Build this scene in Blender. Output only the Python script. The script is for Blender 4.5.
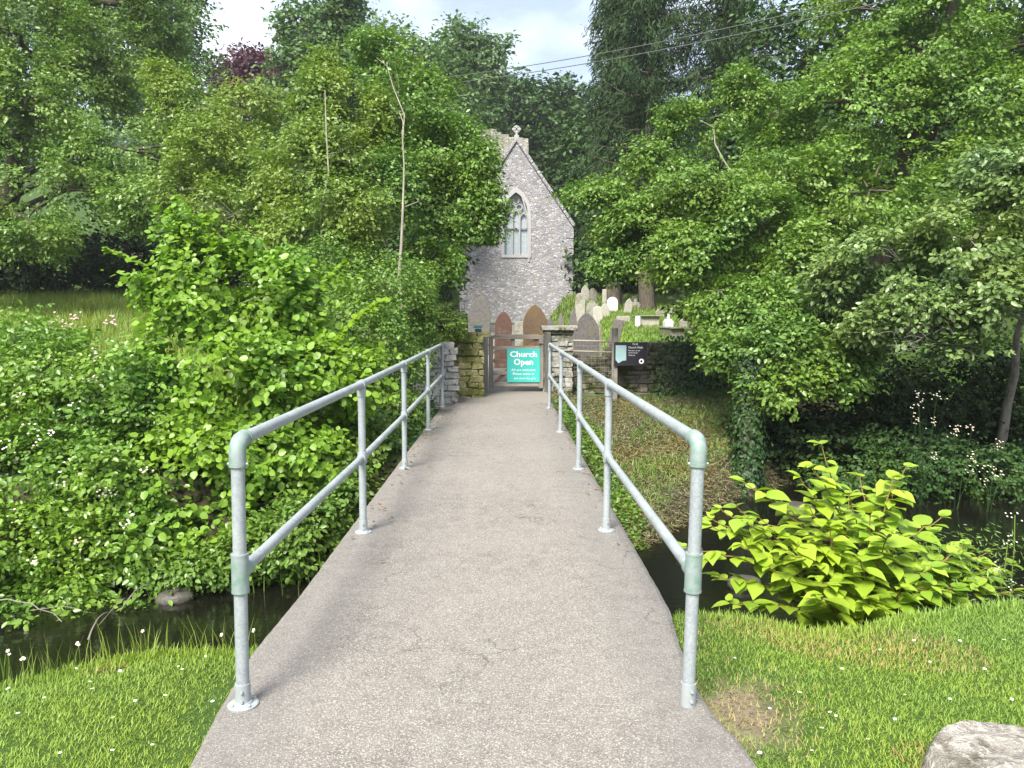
import bpy, bmesh, math, random
import numpy as np
from mathutils import Vector, Matrix, Euler
from mathutils.geometry import tessellate_polygon

for o in list(bpy.data.objects):
    bpy.data.objects.remove(o)
SC = bpy.context.scene
COL = SC.collection
R = math.radians

# ------------------------------------------------------------------ camera, sky, sun, exposure
CAM_Z = 1.57
F = 770.0
cam_d = bpy.data.cameras.new('camera'); cam = bpy.data.objects.new('camera', cam_d); COL.objects.link(cam)
cam_d.sensor_width = 36.0; cam_d.lens = F / 1024 * 36.0
cam_d.clip_start = 0.05; cam_d.clip_end = 3000
cam.location = (0, 0, CAM_Z); cam.rotation_euler = Euler((R(90 - 5.12), 0, R(-0.52)))
SC.camera = cam
CR = cam.rotation_euler.to_matrix()

SUN_EL, SUN_AZ = 50.0, 203.0      # azimuth from +Y clockwise: behind and to the left of the camera
w = bpy.data.worlds.new('World'); SC.world = w; w.use_nodes = True
nt = w.node_tree; nt.nodes.clear()
def wn(t): return nt.nodes.new(t)
out = wn('ShaderNodeOutputWorld'); bg = wn('ShaderNodeBackground')
sky = wn('ShaderNodeTexSky'); sky.sky_type = 'NISHITA'; sky.sun_disc = False
sky.sun_elevation = R(SUN_EL); sky.sun_rotation = R(SUN_AZ); sky.air_density = 1.0; sky.dust_density = 1.5; sky.ozone_density = 1.0
tc = wn('ShaderNodeTexCoord'); mp = wn('ShaderNodeMapping'); mp.inputs['Scale'].default_value = (1.4, 1.4, 3.2)
mp.inputs['Location'].default_value = (0.35, 0.1, 0.0)
ns = wn('ShaderNodeTexNoise'); ns.inputs['Scale'].default_value = 1.8; ns.inputs['Detail'].default_value = 8; ns.inputs['Roughness'].default_value = 0.55
rp = wn('ShaderNodeValToRGB'); rp.color_ramp.elements[0].position = 0.44; rp.color_ramp.elements[1].position = 0.66
rp.color_ramp.elements[0].color = (0.20, 0.20, 0.20, 1); rp.color_ramp.elements[1].color = (1, 1, 1, 1)
mx = wn('ShaderNodeMix'); mx.data_type = 'RGBA'; mx.inputs['B'].default_value = (8.0, 8.7, 9.6, 1)
nt.links.new(tc.outputs['Generated'], mp.inputs['Vector']); nt.links.new(mp.outputs['Vector'], ns.inputs['Vector'])
nt.links.new(ns.outputs['Fac'], rp.inputs['Fac']); nt.links.new(rp.outputs['Color'], mx.inputs['Factor'])
nt.links.new(sky.outputs['Color'], mx.inputs['A']); nt.links.new(mx.outputs['Result'], bg.inputs['Color'])
bg.inputs['Strength'].default_value = 0.09
nt.links.new(bg.outputs['Background'], out.inputs['Surface'])

sd = bpy.data.lights.new('sun', 'SUN'); sun = bpy.data.objects.new('sun', sd); COL.objects.link(sun)
sd.energy = 4.8; sd.angle = R(22); sd.color = (1.0, 0.95, 0.86)
sun.rotation_euler = Euler((R(90 - SUN_EL), 0, R(180 - SUN_AZ)))
sun.location = (-10, -10, 30)
SC.view_settings.view_transform = 'Standard'; SC.view_settings.look = 'None'
SC.view_settings.gamma = 1.0; SC.view_settings.use_curve_mapping = False
SC.view_settings.exposure = 1.22
SC.cycles.max_bounces = 6; SC.cycles.diffuse_bounces = 4; SC.cycles.glossy_bounces = 2
SC.cycles.transmission_bounces = 4; SC.cycles.transparent_max_bounces = 4
SC.cycles.use_denoising = True

# ------------------------------------------------------------------ helpers
rng = np.random.default_rng(11)
random.seed(5)

def W(px, py, Y):
    """world point seen at photo pixel (px, py) at distance Y along the path axis"""
    d = CR @ Vector(((px - 512) / F, (384 - py) / F, -1))
    t = Y / d.y
    return Vector((d.x * t, Y, CAM_Z + d.z * t))

def tag(o, label=None, cat=None, group=None, kind=None):
    if label: o['label'] = label
    if cat: o['category'] = cat
    if group: o['group'] = group
    if kind: o['kind'] = kind
    return o

def empty(name, loc, label, cat, group=None, rz=0):
    o = bpy.data.objects.new(name, None); COL.objects.link(o)
    o.empty_display_size = 0.2
    o.location = loc; o.rotation_euler = (0, 0, rz)
    return tag(o, label, cat, group)

def link(name, me, mat, parent=None, world=True):
    o = bpy.data.objects.new(name, me); COL.objects.link(o)
    if mat is not None: me.materials.append(mat)
    if parent is not None:
        o.parent = parent
        if world:   # geometry is given in world space: keep it there
            q = Matrix.Identity(4); a = parent
            while a is not None:
                q = Matrix.LocRotScale(a.location, a.rotation_euler, None) @ q; a = a.parent
            me.transform(q.inverted())
    return o

class MB:
    def __init__(s): s.v = []; s.f = []; s.r = []
    def add(s, vs, fs, rnd=None):
        n = len(s.v); s.v.extend([tuple(a) for a in vs]); s.f.extend([tuple(i + n for i in f) for f in fs])
        rv = random.random() if rnd is None else rnd
        s.r.extend([rv] * len(fs)); return s
    def box(s, c, d, rot=None, jit=0.0, rnd=None):
        vs = []
        for sx in (-1, 1):
            for sy in (-1, 1):
                for sz in (-1, 1):
                    p = Vector((sx * d[0] / 2, sy * d[1] / 2, sz * d[2] / 2))
                    if jit: p += Vector([random.uniform(-jit, jit) * k for k in d])
                    if rot: p = rot @ p
                    vs.append(p + Vector(c))
        return s.add(vs, [(0, 1, 3, 2), (4, 6, 7, 5), (0, 4, 5, 1), (2, 3, 7, 6), (0, 2, 6, 4), (1, 5, 7, 3)], rnd)
    def tube(s, pts, rad, n=8, caps=True):
        pts = [Vector(p) for p in pts]
        if not hasattr(rad, '__len__'): rad = [rad] * len(pts)
        vs = []; up = None
        for i, p in enumerate(pts):
            a = pts[max(i - 1, 0)]; b = pts[min(i + 1, len(pts) - 1)]
            t = (b - a).normalized()
            if up is None:
                up = Vector((0, 0, 1)) if abs(t.z) < 0.9 else Vector((1, 0, 0))
            u = (up - t * up.dot(t)).normalized(); v = t.cross(u); up = u
            for k in range(n):
                an = 2 * math.pi * k / n
                vs.append(p + (u * math.cos(an) + v * math.sin(an)) * rad[i])
        fs = [(i * n + k, i * n + (k + 1) % n, (i + 1) * n + (k + 1) % n, (i + 1) * n + k) for i in range(len(pts) - 1) for k in range(n)]
        if caps:
            m0 = len(vs); vs += vs[:n] + vs[m0 - n:m0]      # caps keep their own corners so that smooth sides stay true
            fs.append(tuple(reversed(range(m0, m0 + n)))); fs.append(tuple(range(m0 + n, m0 + 2 * n)))
        return s.add(vs, fs)
    def lathe(s, prof, base=(0, 0, 0), n=16):
        vs = []; b = Vector(base)
        for r, z in prof:
            for k in range(n):
                a = 2 * math.pi * k / n
                vs.append(b + Vector((r * math.cos(a), r * math.sin(a), z)))
        m = len(prof)
        fs = [(i * n + k, i * n + (k + 1) % n, (i + 1) * n + (k + 1) % n, (i + 1) * n + k) for i in range(m - 1) for k in range(n)]
        fs.append(tuple(reversed(range(n)))); fs.append(tuple((m - 1) * n + k for k in range(n)))
        return s.add(vs, fs)
    def prism(s, outline, y0, y1, M=None):
        """outline in (x, z), extruded from y0 to y1"""
        n = len(outline)
        vs = [Vector((x, y0, z)) for x, z in outline] + [Vector((x, y1, z)) for x, z in outline]
        if M is not None: vs = [M @ v for v in vs]
        fs = [tuple(range(n)), tuple(reversed(range(n, 2 * n)))] + [(i, i + n, (i + 1) % n + n, (i + 1) % n) for i in range(n)]
        return s.add(vs, fs)
    def mesh(s, name, smooth=False):
        me = bpy.data.meshes.new(name); me.from_pydata([tuple(v) for v in s.v], [], s.f)
        a = me.attributes.new('rnd', 'FLOAT', 'FACE'); a.data.foreach_set('value', np.array(s.r, dtype=np.float32))
        if smooth: me.polygons.foreach_set('use_smooth', [True] * len(me.polygons))
        me.update(); return me
    def build(s, name, mat, parent=None, smooth=False, bevel=0.0, world=True, recalc=True):
        me = s.mesh(name, smooth)
        if recalc or bevel:
            bm = bmesh.new(); bm.from_mesh(me)
            bmesh.ops.recalc_face_normals(bm, faces=bm.faces)
            if bevel:
                bmesh.ops.bevel(bm, geom=bm.edges[:], offset=bevel, segments=1, affect='EDGES', clamp_overlap=True)
            bm.to_mesh(me); bm.free()
        return link(name, me, mat, parent, world)

# ---- shading helpers
class Mat:
    def __init__(s, name, rough=0.8, spec=0.3, metal=0.0):
        s.m = bpy.data.materials.new(name); s.m.use_nodes = True; s.t = s.m.node_tree; s.n = s.t.nodes
        s.b = s.n['Principled BSDF']; s.b.inputs['Roughness'].default_value = rough
        s.b.inputs['Specular IOR Level'].default_value = spec; s.b.inputs['Metallic'].default_value = metal
        s.tc = None
    def N(s, t, **k):
        x = s.n.new(t)
        for a, b in k.items():
            if hasattr(x, a): setattr(x, a, b)
        return x
    def L(s, a, b): s.t.links.new(a, b)
    def coord(s, scale=(1, 1, 1), rot=(0, 0, 0)):
        if s.tc is None: s.tc = s.N('ShaderNodeNewGeometry')
        m = s.N('ShaderNodeMapping'); m.inputs['Scale'].default_value = scale; m.inputs['Rotation'].default_value = rot
        s.L(s.tc.outputs['Position'], m.inputs['Vector']); return m.outputs['Vector']
    def noise(s, scale, detail=4, rough=0.6, vec=None):
        x = s.N('ShaderNodeTexNoise'); x.inputs['Scale'].default_value = scale; x.inputs['Detail'].default_value = detail
        x.inputs['Roughness'].default_value = rough; s.L(vec if vec is not None else s.coord(), x.inputs['Vector']); return x.outputs['Fac']
    def voro(s, scale, feature='F1', out='Distance', vec=None):
        x = s.N('ShaderNodeTexVoronoi'); x.feature = feature; x.inputs['Scale'].default_value = scale
        s.L(vec if vec is not None else s.coord(), x.inputs['Vector']); return x.outputs[out]
    def ramp(s, fac, stops):
        x = s.N('ShaderNodeValToRGB'); cr = x.color_ramp
        while len(cr.elements) < len(stops): cr.elements.new(0.5)
        for e, (p, c) in zip(cr.elements, stops):
            e.position = p; e.color = (*c, 1) if len(c) == 3 else c
        s.L(fac, x.inputs['Fac']); return x.outputs['Color']
    def mix(s, fac, a, b, mode='MIX'):
        x = s.N('ShaderNodeMix'); x.data_type = 'RGBA'; x.blend_type = mode
        for inp, v in (('Factor', fac), ('A', a), ('B', b)):
            sock = [i for i in x.inputs if i.name == inp and (i.type == ('VALUE' if inp == 'Factor' else 'RGBA'))][0]
            if hasattr(v, 'is_linked'): s.L(v, sock)
            elif inp == 'Factor': sock.default_value = v
            else: sock.default_value = (*v, 1)
        return [o for o in x.outputs if o.type == 'RGBA'][0]
    def attr(s, name='rnd'):
        x = s.N('ShaderNodeAttribute'); x.attribute_name = name; return x.outputs['Fac']
    def bump(s, h, strength=0.4, dist=0.02):
        x = s.N('ShaderNodeBump'); x.inputs['Strength'].default_value = strength; x.inputs['Distance'].default_value = dist
        s.L(h, x.inputs['Height']); s.L(x.outputs['Normal'], s.b.inputs['Normal']); return x
    def color(s, c):
        if hasattr(c, 'is_linked'): s.L(c, s.b.inputs['Base Color'])
        else: s.b.inputs['Base Color'].default_value = (*c, 1)
        return s.m

def leafmat(name, c1, c2, trans=0.3, tcol=None, rough=0.5, spec=0.35):
    M = Mat(name, rough, spec)
    col = M.mix(M.attr(), c1, c2)
    nz = M.noise(0.9, 2)
    col = M.mix(M.ramp(nz, [(0.35, (0, 0, 0)), (0.65, (1, 1, 1))]), col, tuple(0.5 * (a + b) * k for a, b, k in zip(c1, c2, (1.25, 1.1, 0.8))))
    M.color(col)
    tr = M.N('ShaderNodeBsdfTranslucent'); 
    tcl = M.mix(1.0, col, tcol or (0.85, 1.0, 0.5), 'MULTIPLY')
    hs = M.N('ShaderNodeBrightContrast'); M.L(tcl, hs.inputs['Color']); M.L(hs.outputs['Color'], tr.inputs['Color'])
    ms = M.N('ShaderNodeMixShader'); ms.inputs['Fac'].default_value = trans
    o = M.n['Material Output']
    M.L(M.b.outputs[0], ms.inputs[1]); M.L(tr.outputs[0], ms.inputs[2]); M.L(ms.outputs[0], o.inputs['Surface'])
    return M.m

def pnoise(P, freq, seed):
    r = np.random.default_rng(seed); s = np.zeros(len(P))
    for k in range(6):
        d = r.normal(size=3); d /= np.linalg.norm(d)
        s += np.sin(P @ d * freq * (1 + 0.35 * k) + r.uniform(0, 6.28)) / (1 + 0.25 * k)
    return s / 3.2

# ---- terrain
NEAR = np.array([(-400, -250), (-40, -12), (-12, 1.2), (-4, 2.45), (-2.6, 2.98), (-2.15, 3.17), (-1.85, 3.40), (-1.45, 3.57), (-1.15, 3.66), (0, 3.85), (.80, 4.02), (1.0, 4.04), (1.32, 3.88), (1.52, 3.71), (1.79, 3.74), (2.07, 3.90), (2.84, 4.07), (6, 5.2), (14, 8), (60, 20), (400, 200)])
FAR = np.array([(-400, -243), (-40, -3), (-12, 6.2), (-5, 7.3), (-3, 7.6), (-1.9, 8.4), (-1, 8.7), (.9, 8.1), (1.7, 8.5), (3.0, 10.4), (4.5, 12.0), (8, 13.3), (14, 16), (60, 30), (400, 212)])
WATER_Z = -1.18
def sst(a, b, t):
    t = np.clip((t - a) / (b - a), 0, 1); return t * t * (3 - 2 * t)
def terrain(x, y):
    x = np.asarray(x, float); y = np.asarray(y, float)
    yn = np.interp(x, NEAR[:, 0], NEAR[:, 1]); yf = np.interp(x, FAR[:, 0], FAR[:, 1])
    P = np.stack([x, y, 0 * x], -1).reshape(-1, 3)
    n1 = pnoise(P, 1.1, 1).reshape(x.shape); n2 = pnoise(P, 4.5, 2).reshape(x.shape)
    path = sst(1.5, 1.0, np.abs(x + 0.15))
    near = 0.012 + 0.02 * n1 + 0.008 * n2 - 0.02 * sst(0.3, 0.0, yn - y) - path * 0.06
    # far side
    d = y - yf
    left = -0.25 + 0.2 * sst(0, 2, d) + 0.13 * np.clip(y - 10.5, 0, 30) * sst(-1.4, -4.5, x)
    right_low = -0.95 + 0.11 * np.clip(y - 9.5, 0, 7)
    yard = 0.62 + 0.075 * np.clip(y - 16, 0, 40)
    right = right_low + (yard - right_low) * sst(16.2, 16.7, y)
    right = right + sst(6.5, 14, x) * 0.28 * np.clip(x - 6.5, 0, 30)
    g = left + (right - left) * sst(0.9, 1.3, x)
    mid = -0.10 + 0.048 * np.clip(y - 16.5, 0, 60)
    pm = sst(1.9, 1.2, np.abs(x + 0.15)) * sst(12.0, 13.0, y) 
    wide = sst(3.6 , 2.2, np.abs(x + 0.15)) * sst(16.6, 18.5, y)
    g = g * (1 - np.maximum(pm, wide)) + mid * np.maximum(pm, wide)
    g = g + 0.05 * n1 * (1 - pm)
    g = g + 0.22 * np.clip(y - 50, 0, 80) + 0.10 * np.clip(np.abs(x) - 25, 0, 100)
    bed = -1.42 + 0.06 * n1 + 0.04 * n2
    a = sst(0, 0.55, y - yn); b = sst(-0.15, 1.1, d)
    z = near * (1 - a) + bed * a
    return z * (1 - b) + g * b

def tz(x, y): return float(terrain(np.array([x]), np.array([y]))[0])

def axis(lo, hi, fine_lo, fine_hi, step, grow=1.12):
    a = list(np.arange(fine_lo, fine_hi + 1e-6, step)); s = step; v = a[-1]
    while v < hi: s *= grow; v += s; a.append(v)
    s = step; v = a[0]
    while v > lo: s *= grow; v -= s; a.insert(0, v)
    return np.array(a)
xs = axis(-400, 400, -6, 7, 0.09); ys = axis(-60, 700, 0.5, 17.5, 0.09)
XX, YY = np.meshgrid(xs, ys); ZZ = terrain(XX, YY)
nx, ny = len(xs), len(ys)
me = bpy.data.meshes.new('ground')
V = np.stack([XX, YY, ZZ], -1).reshape(-1, 3)
idx = np.arange(nx * ny).reshape(ny, nx)
Q = np.stack([idx[:-1, :-1], idx[:-1, 1:], idx[1:, 1:], idx[1:, :-1]], -1).reshape(-1, 4)
def np_mesh(me, V, Q, smooth=True, rnd=None):
    k = Q.shape[1]
    me.vertices.add(len(V)); me.vertices.foreach_set('co', V.astype(np.float32).ravel())
    me.loops.add(Q.size); me.loops.foreach_set('vertex_index', Q.astype(np.int32).ravel())
    me.polygons.add(len(Q)); me.polygons.foreach_set('loop_start', (np.arange(len(Q)) * k).astype(np.int32))
    me.polygons.foreach_set('loop_total', np.full(len(Q), k, dtype=np.int32))
    me.polygons.foreach_set('use_smooth', np.full(len(Q), smooth))
    if rnd is not None:
        a = me.attributes.new('rnd', 'FLOAT', 'FACE'); a.data.foreach_set('value', rnd.astype(np.float32))
    me.update(calc_edges=True)
np_mesh(me, V, Q)
M = Mat('earth_and_grass', 0.95, 0.1)
g1 = M.noise(1.3, 6); g2 = M.noise(28, 3)
grassc = M.mix(g2, (0.030, 0.058, 0.012), (0.055, 0.095, 0.022))
earth = M.mix(g2, (0.045, 0.035, 0.022), (0.09, 0.075, 0.05))
sep = M.N('ShaderNodeSeparateXYZ'); M.L(M.coord(), sep.inputs[0])
dz = M.N('ShaderNodeMapRange'); dz.inputs[1].default_value = -0.35; dz.inputs[2].default_value = -0.08
M.L(sep.outputs['Z'], dz.inputs[0])
c = M.mix(dz.outputs[0], earth, grassc)
wet = M.N('ShaderNodeMapRange'); wet.inputs[1].default_value = -1.0; wet.inputs[2].default_value = -1.25
M.L(sep.outputs['Z'], wet.inputs[0])
c = M.mix(wet.outputs[0], c, (0.022, 0.019, 0.014))
vd = M.N('ShaderNodeVectorMath', operation='DISTANCE'); vd.inputs[1].default_value = (0.98, 3.0, 0.0); M.L(M.coord((1.0, 0.8, 0.0)), vd.inputs[0]); vd.inputs[1].default_value = (0.93, 2.4, 0.0)
va = M.N('ShaderNodeMath', operation='MULTIPLY_ADD'); va.inputs[1].default_value = 0.6; M.L(M.noise(7, 6, .7), va.inputs[0]); M.L(vd.outputs['Value'], va.inputs[2])
c = M.mix(M.ramp(va.outputs[0], [(0.42, (1, 1, 1)), (0.56, (0, 0, 0))]), c, M.mix(g2, (0.09, 0.07, 0.045), (0.21, 0.175, 0.12)))
M.color(c); M.bump(g2, 0.6, 0.03)
gr = link('ground', me, M.m); tag(gr, kind='structure')

# water
me = bpy.data.meshes.new('stream')
wx = np.concatenate([np.linspace(-120, -14, 14), np.linspace(-12, 15, 60), np.linspace(18, 120, 14)])
wy = np.linspace(0, 1, 10); WX, WT = np.meshgrid(wx, wy)
yn = np.interp(WX, NEAR[:, 0], NEAR[:, 1]) - 0.2; yf = np.interp(WX, FAR[:, 0], FAR[:, 1]) + 0.9
V = np.stack([WX, yn + (yf - yn) * WT, np.full(WX.shape, WATER_Z)], -1).reshape(-1, 3)
idx = np.arange(WX.size).reshape(WX.shape); Q = np.stack([idx[:-1, :-1], idx[:-1, 1:], idx[1:, 1:], idx[1:, :-1]], -1).reshape(-1, 4)
np_mesh(me, V, Q)
M = Mat('stream_water', 0.06, 0.5); M.color((0.006, 0.006, 0.004)); M.bump(M.noise(7, 3, 0.6, M.coord((1, 2.2, 1))), 0.14, 0.02)
tag(link('stream', me, M.m), kind='structure')

# churchyard path beyond the bridge and to the church
me = bpy.data.meshes.new('churchyard_path')
py_ = np.linspace(13.6, 39.5, 90); px_ = np.linspace(-1.05, 0.85, 7)
PX, PY = np.meshgrid(px_, py_)
PX = PX + 0.02 * np.sin(PY * 2.1) * (np.abs(PX + 0.1) > 0.9)
PZ = np.where(PY < 16.5, -0.045 , -0.045 + 0.048 * (PY - 16.5)) + 0.02
V = np.stack([PX, PY, PZ], -1).reshape(-1, 3); idx = np.arange(PX.size).reshape(PX.shape)
Q = np.stack([idx[:-1, :-1], idx[:-1, 1:], idx[1:, 1:], idx[1:, :-1]], -1).reshape(-1, 4)
np_mesh(me, V, Q)
M = Mat('gravel_path', 0.95, 0.1); a = M.noise(3, 4); b = M.noise(60, 2)
M.color(M.mix(b, M.mix(a, (0.12, 0.105, 0.09), (0.19, 0.17, 0.15)), (0.26, 0.24, 0.215))); M.bump(b, 0.5, 0.01)
tag(link('churchyard_path', me, M.m), kind='structure')

# lane out of view behind the camera, added pale for the posts to reflect
me = bpy.data.meshes.new('lane'); xx_ = np.linspace(-60, 60, 90); yy_ = np.linspace(-7.5, -1.2, 8); LX, LY = np.meshgrid(xx_, yy_)
LY = LY + 0.004 * LX ** 2 * 0
V = np.stack([LX, LY, np.maximum(terrain(LX, LY), -0.02) + 0.05], -1).reshape(-1, 3); idx = np.arange(LX.size).reshape(LX.shape)
np_mesh(me, V, np.stack([idx[:-1, :-1], idx[:-1, 1:], idx[1:, 1:], idx[1:, :-1]], -1).reshape(-1, 4))
M = Mat('added_lane_surface', 0.9, 0.2); M.color(M.mix(M.noise(50, 3), (0.16, 0.155, 0.15), (0.26, 0.25, 0.24))); tag(link('unseen_road', me, M.m), kind='structure')

# ------------------------------------------------------------------ footbridge deck
fb = empty('footbridge', (-0.15, 3.8, 0), 'concrete footbridge deck crossing the stream towards the wooden gate', 'footbridge')
def concrete(name):
    M = Mat(name, 0.92, 0.15)
    big = M.noise(0.9, 5, 0.6); mid = M.noise(9, 5, 0.7); fine = M.noise(90, 3, 0.7)
    agg = M.voro(230, 'F1', 'Color'); aggd = M.voro(230)
    base = M.mix(M.ramp(big, [(0.35, (0, 0, 0)), (0.65, (1, 1, 1))]), (0.122, 0.107, 0.094), (0.190, 0.168, 0.150))
    base = M.mix(M.ramp(mid, [(0.3, (0, 0, 0)), (0.7, (1, 1, 1))]), base, (0.215, 0.198, 0.178))
    sp = M.N('ShaderNodeSeparateColor'); M.L(agg, sp.inputs[0])
    light = M.ramp(sp.outputs[0], [(0.72, (0, 0, 0)), (0.86, (0.75, 0.75, 0.75))])
    dark = M.ramp(sp.outputs[1], [(0.78, (0, 0, 0)), (0.9, (0.6, 0.6, 0.6))])
    base = M.mix(light, base, (0.40, 0.38, 0.35)); base = M.mix(dark, base, (0.07, 0.06, 0.052))
    # greyer trowelled strip along both edges
    sx = M.N('ShaderNodeSeparateXYZ'); M.L(M.coord(), sx.inputs[0])
    ax = M.N('ShaderNodeMath', operation='ADD'); ax.inputs[1].default_value = 0.145; M.L(sx.outputs[0], ax.inputs[0])
    ab = M.N('ShaderNodeMath', operation='ABSOLUTE'); M.L(ax.outputs[0], ab.inputs[0])
    wob = M.N('ShaderNodeMath', operation='MULTIPLY_ADD'); wob.inputs[1].default_value = 0.42; M.L(M.noise(3.4, 6, .7), wob.inputs[0]); M.L(ab.outputs[0], wob.inputs[2])
    mr = M.N('ShaderNodeMapRange'); mr.inputs[1].default_value = 0.80; mr.inputs[2].default_value = 1.02; M.L(wob.outputs[0], mr.inputs[0])
    fl = M.N('ShaderNodeMath', operation='MULTIPLY'); fl.inputs[1].default_value = 0.38; M.L(mr.outputs[0], fl.inputs[0])
    grey = M.mix(mid, (0.105, 0.103, 0.098), (0.185, 0.181, 0.172))
    base = M.mix(fl.outputs[0], base, grey)
    st = M.ramp(M.noise(3.2, 6, 0.7), [(0.60, (0, 0, 0)), (0.74, (0.55, 0.55, 0.55))])
    base = M.mix(st, base, (0.13, 0.115, 0.095))
    cvec = M.N('ShaderNodeVectorMath', operation='ADD'); cn = M.N('ShaderNodeTexNoise'); cn.inputs['Scale'].default_value = 3.0; cn.inputs['Detail'].default_value = 6; M.L(M.coord(), cn.inputs['Vector'])
    cs = M.N('ShaderNodeVectorMath', operation='SCALE'); cs.inputs['Scale'].default_value = 0.5; M.L(cn.outputs['Color'], cs.inputs[0]); M.L(M.coord(), cvec.inputs[0]); M.L(cs.outputs[0], cvec.inputs[1])
    ce = M.voro(0.8, 'DISTANCE_TO_EDGE', 'Distance', cvec.outputs[0])
    crk = M.ramp(ce, [(0.0, (0.75, 0.75, 0.75)), (0.0045, (0, 0, 0))]); gate_ = M.ramp(M.noise(1.1, 3), [(0.5, (0, 0, 0)), (0.56, (1, 1, 1))])
    base = M.mix(M.mix(1.0, crk, gate_, 'MULTIPLY'), base, (0.06, 0.055, 0.045))
    pits = M.ramp(M.voro(26, 'F1', 'Distance'), [(0.10, (0.7, 0.7, 0.7)), (0.17, (0, 0, 0))]); pg = M.ramp(M.noise(5.5, 3), [(0.54, (0, 0, 0)), (0.62, (1, 1, 1))])
    base = M.mix(M.mix(1.0, pits, pg, 'MULTIPLY'), base, (0.085, 0.078, 0.066))
    M.color(base)
    h = M.N('ShaderNodeMath', operation='ADD'); M.L(aggd, h.inputs[0]); M.L(fine, h.inputs[1])
    M.bump(h.outputs[0], 0.55, 0.004)
    return M.m
CONC = concrete('bridge_concrete')
# slab with slightly uneven edges
ysl = np.concatenate([np.arange(0.2, 6, 0.06), np.arange(6, 13.75, 0.12)])
vs = []; fs = []
nL = np.interp(ysl, [0, 2.5, 3.0, 3.5, 4.2, 13.75], [-1.08, -1.10, -1.15, -1.185, -1.16, -1.10]) + rng.normal(0, 0.0012, len(ysl))
nR = np.interp(ysl, [0, 2.5, 2.72, 2.92, 3.2, 3.6, 4.0, 13], [0.93, 0.89, 0.87, 0.82, 0.81, 0.84, 0.886, 0.85]) + rng.normal(0, 0.0012, len(ysl))
prof = [(0, -0.25), (0, -0.012), (0.012, 0.0), (0.25, 0.003), (0.5, 0.006), (0.75, 0.003), (0.988, 0.0), (1, -0.012), (1, -0.25)]
for i, y in enumerate(ysl):
    for t, z in prof:
        vs.append((nL[i] + (nR[i] - nL[i]) * t, y, z))
k = len(prof)
for i in range(len(ysl) - 1):
    for j in range(k - 1):
        fs.append((i * k + j, i * k + j + 1, (i + 1) * k + j + 1, (i + 1) * k + j))
    fs.append((i * k + k - 1, i * k, (i + 1) * k, (i + 1) * k + k - 1))
fs.append(tuple(range(k))); fs.append(tuple(reversed(range((len(ysl) - 1) * k, len(ysl) * k))))
mb = MB(); mb.add(vs, fs, 0.5); mb.build('deck', CONC, fb)
Mb = Mat('beam_concrete', 0.9, 0.1); Mb.color(Mb.mix(Mb.noise(4, 5), (0.09, 0.085, 0.07), (0.17, 0.16, 0.14)))
for xx in (-0.75, 0.45):
    b = MB(); b.box((xx, 7.9, -0.39), (0.25, 9.4, 0.27)); b.build('beam', Mb.m, fb, bevel=0.01)
for yy in (3.72, 12.4):
    b = MB(); b.box((-0.15, yy, -0.92), (2.0, 0.5, 1.3)); b.build('abutment', Mb.m, fb, bevel=0.01)

# ------------------------------------------------------------------ handrails
M = Mat('galvanised_steel', 0.5, 0.4, 0.15)
a = M.voro(120, 'F1', 'Color'); sp = M.N('ShaderNodeSeparateColor'); M.L(a, sp.inputs[0])
c = M.mix(sp.outputs[0], (0.235, 0.265, 0.275), (0.31, 0.34, 0.35)); n1 = M.noise(6, 5, 0.65)
c = M.mix(M.ramp(n1, [(0.45, (0, 0, 0)), (0.75, (0.7, 0.7, 0.7))]), c, (0.38, 0.41, 0.415))
c = M.mix(M.ramp(M.noise(38, 5, 0.75), [(0.60, (0, 0, 0)), (0.70, (0.55, 0.55, 0.55))]), c, (0.13, 0.14, 0.135))
c = M.mix(M.ramp(M.noise(13, 6, 0.8), [(0.66, (0, 0, 0)), (0.74, (0.5, 0.5, 0.5))]), c, (0.17, 0.12, 0.075)); M.color(c)
M.L(M.ramp(n1, [(0.3, (0.5, 0.5, 0.5)), (0.8, (0.72, 0.72, 0.72))]), M.b.inputs['Roughness'])
GALV = M.m
M = Mat('galvanised_fitting', 0.6, 0.4, 0.2)
n1 = M.noise(22, 4, 0.6); c = M.mix(M.ramp(n1, [(0.4, (0, 0, 0)), (0.68, (1, 1, 1))]), (0.27, 0.31, 0.31), (0.15, 0.25, 0.19)); M.color(c)
M.bump(M.noise(60, 3), 0.2, 0.003)
FITG = M.m; M.b.inputs['Metallic'].default_value = 0.25
M = Mat('galvanised_fitting_pale', 0.6, 0.4, 0.2); M.color(M.mix(M.noise(18, 4), (0.25, 0.28, 0.285), (0.36, 0.385, 0.39))); FITP = M.m
RAIL_Z, MID_Z, RR = 1.078, 0.55, 0.0262
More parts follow.
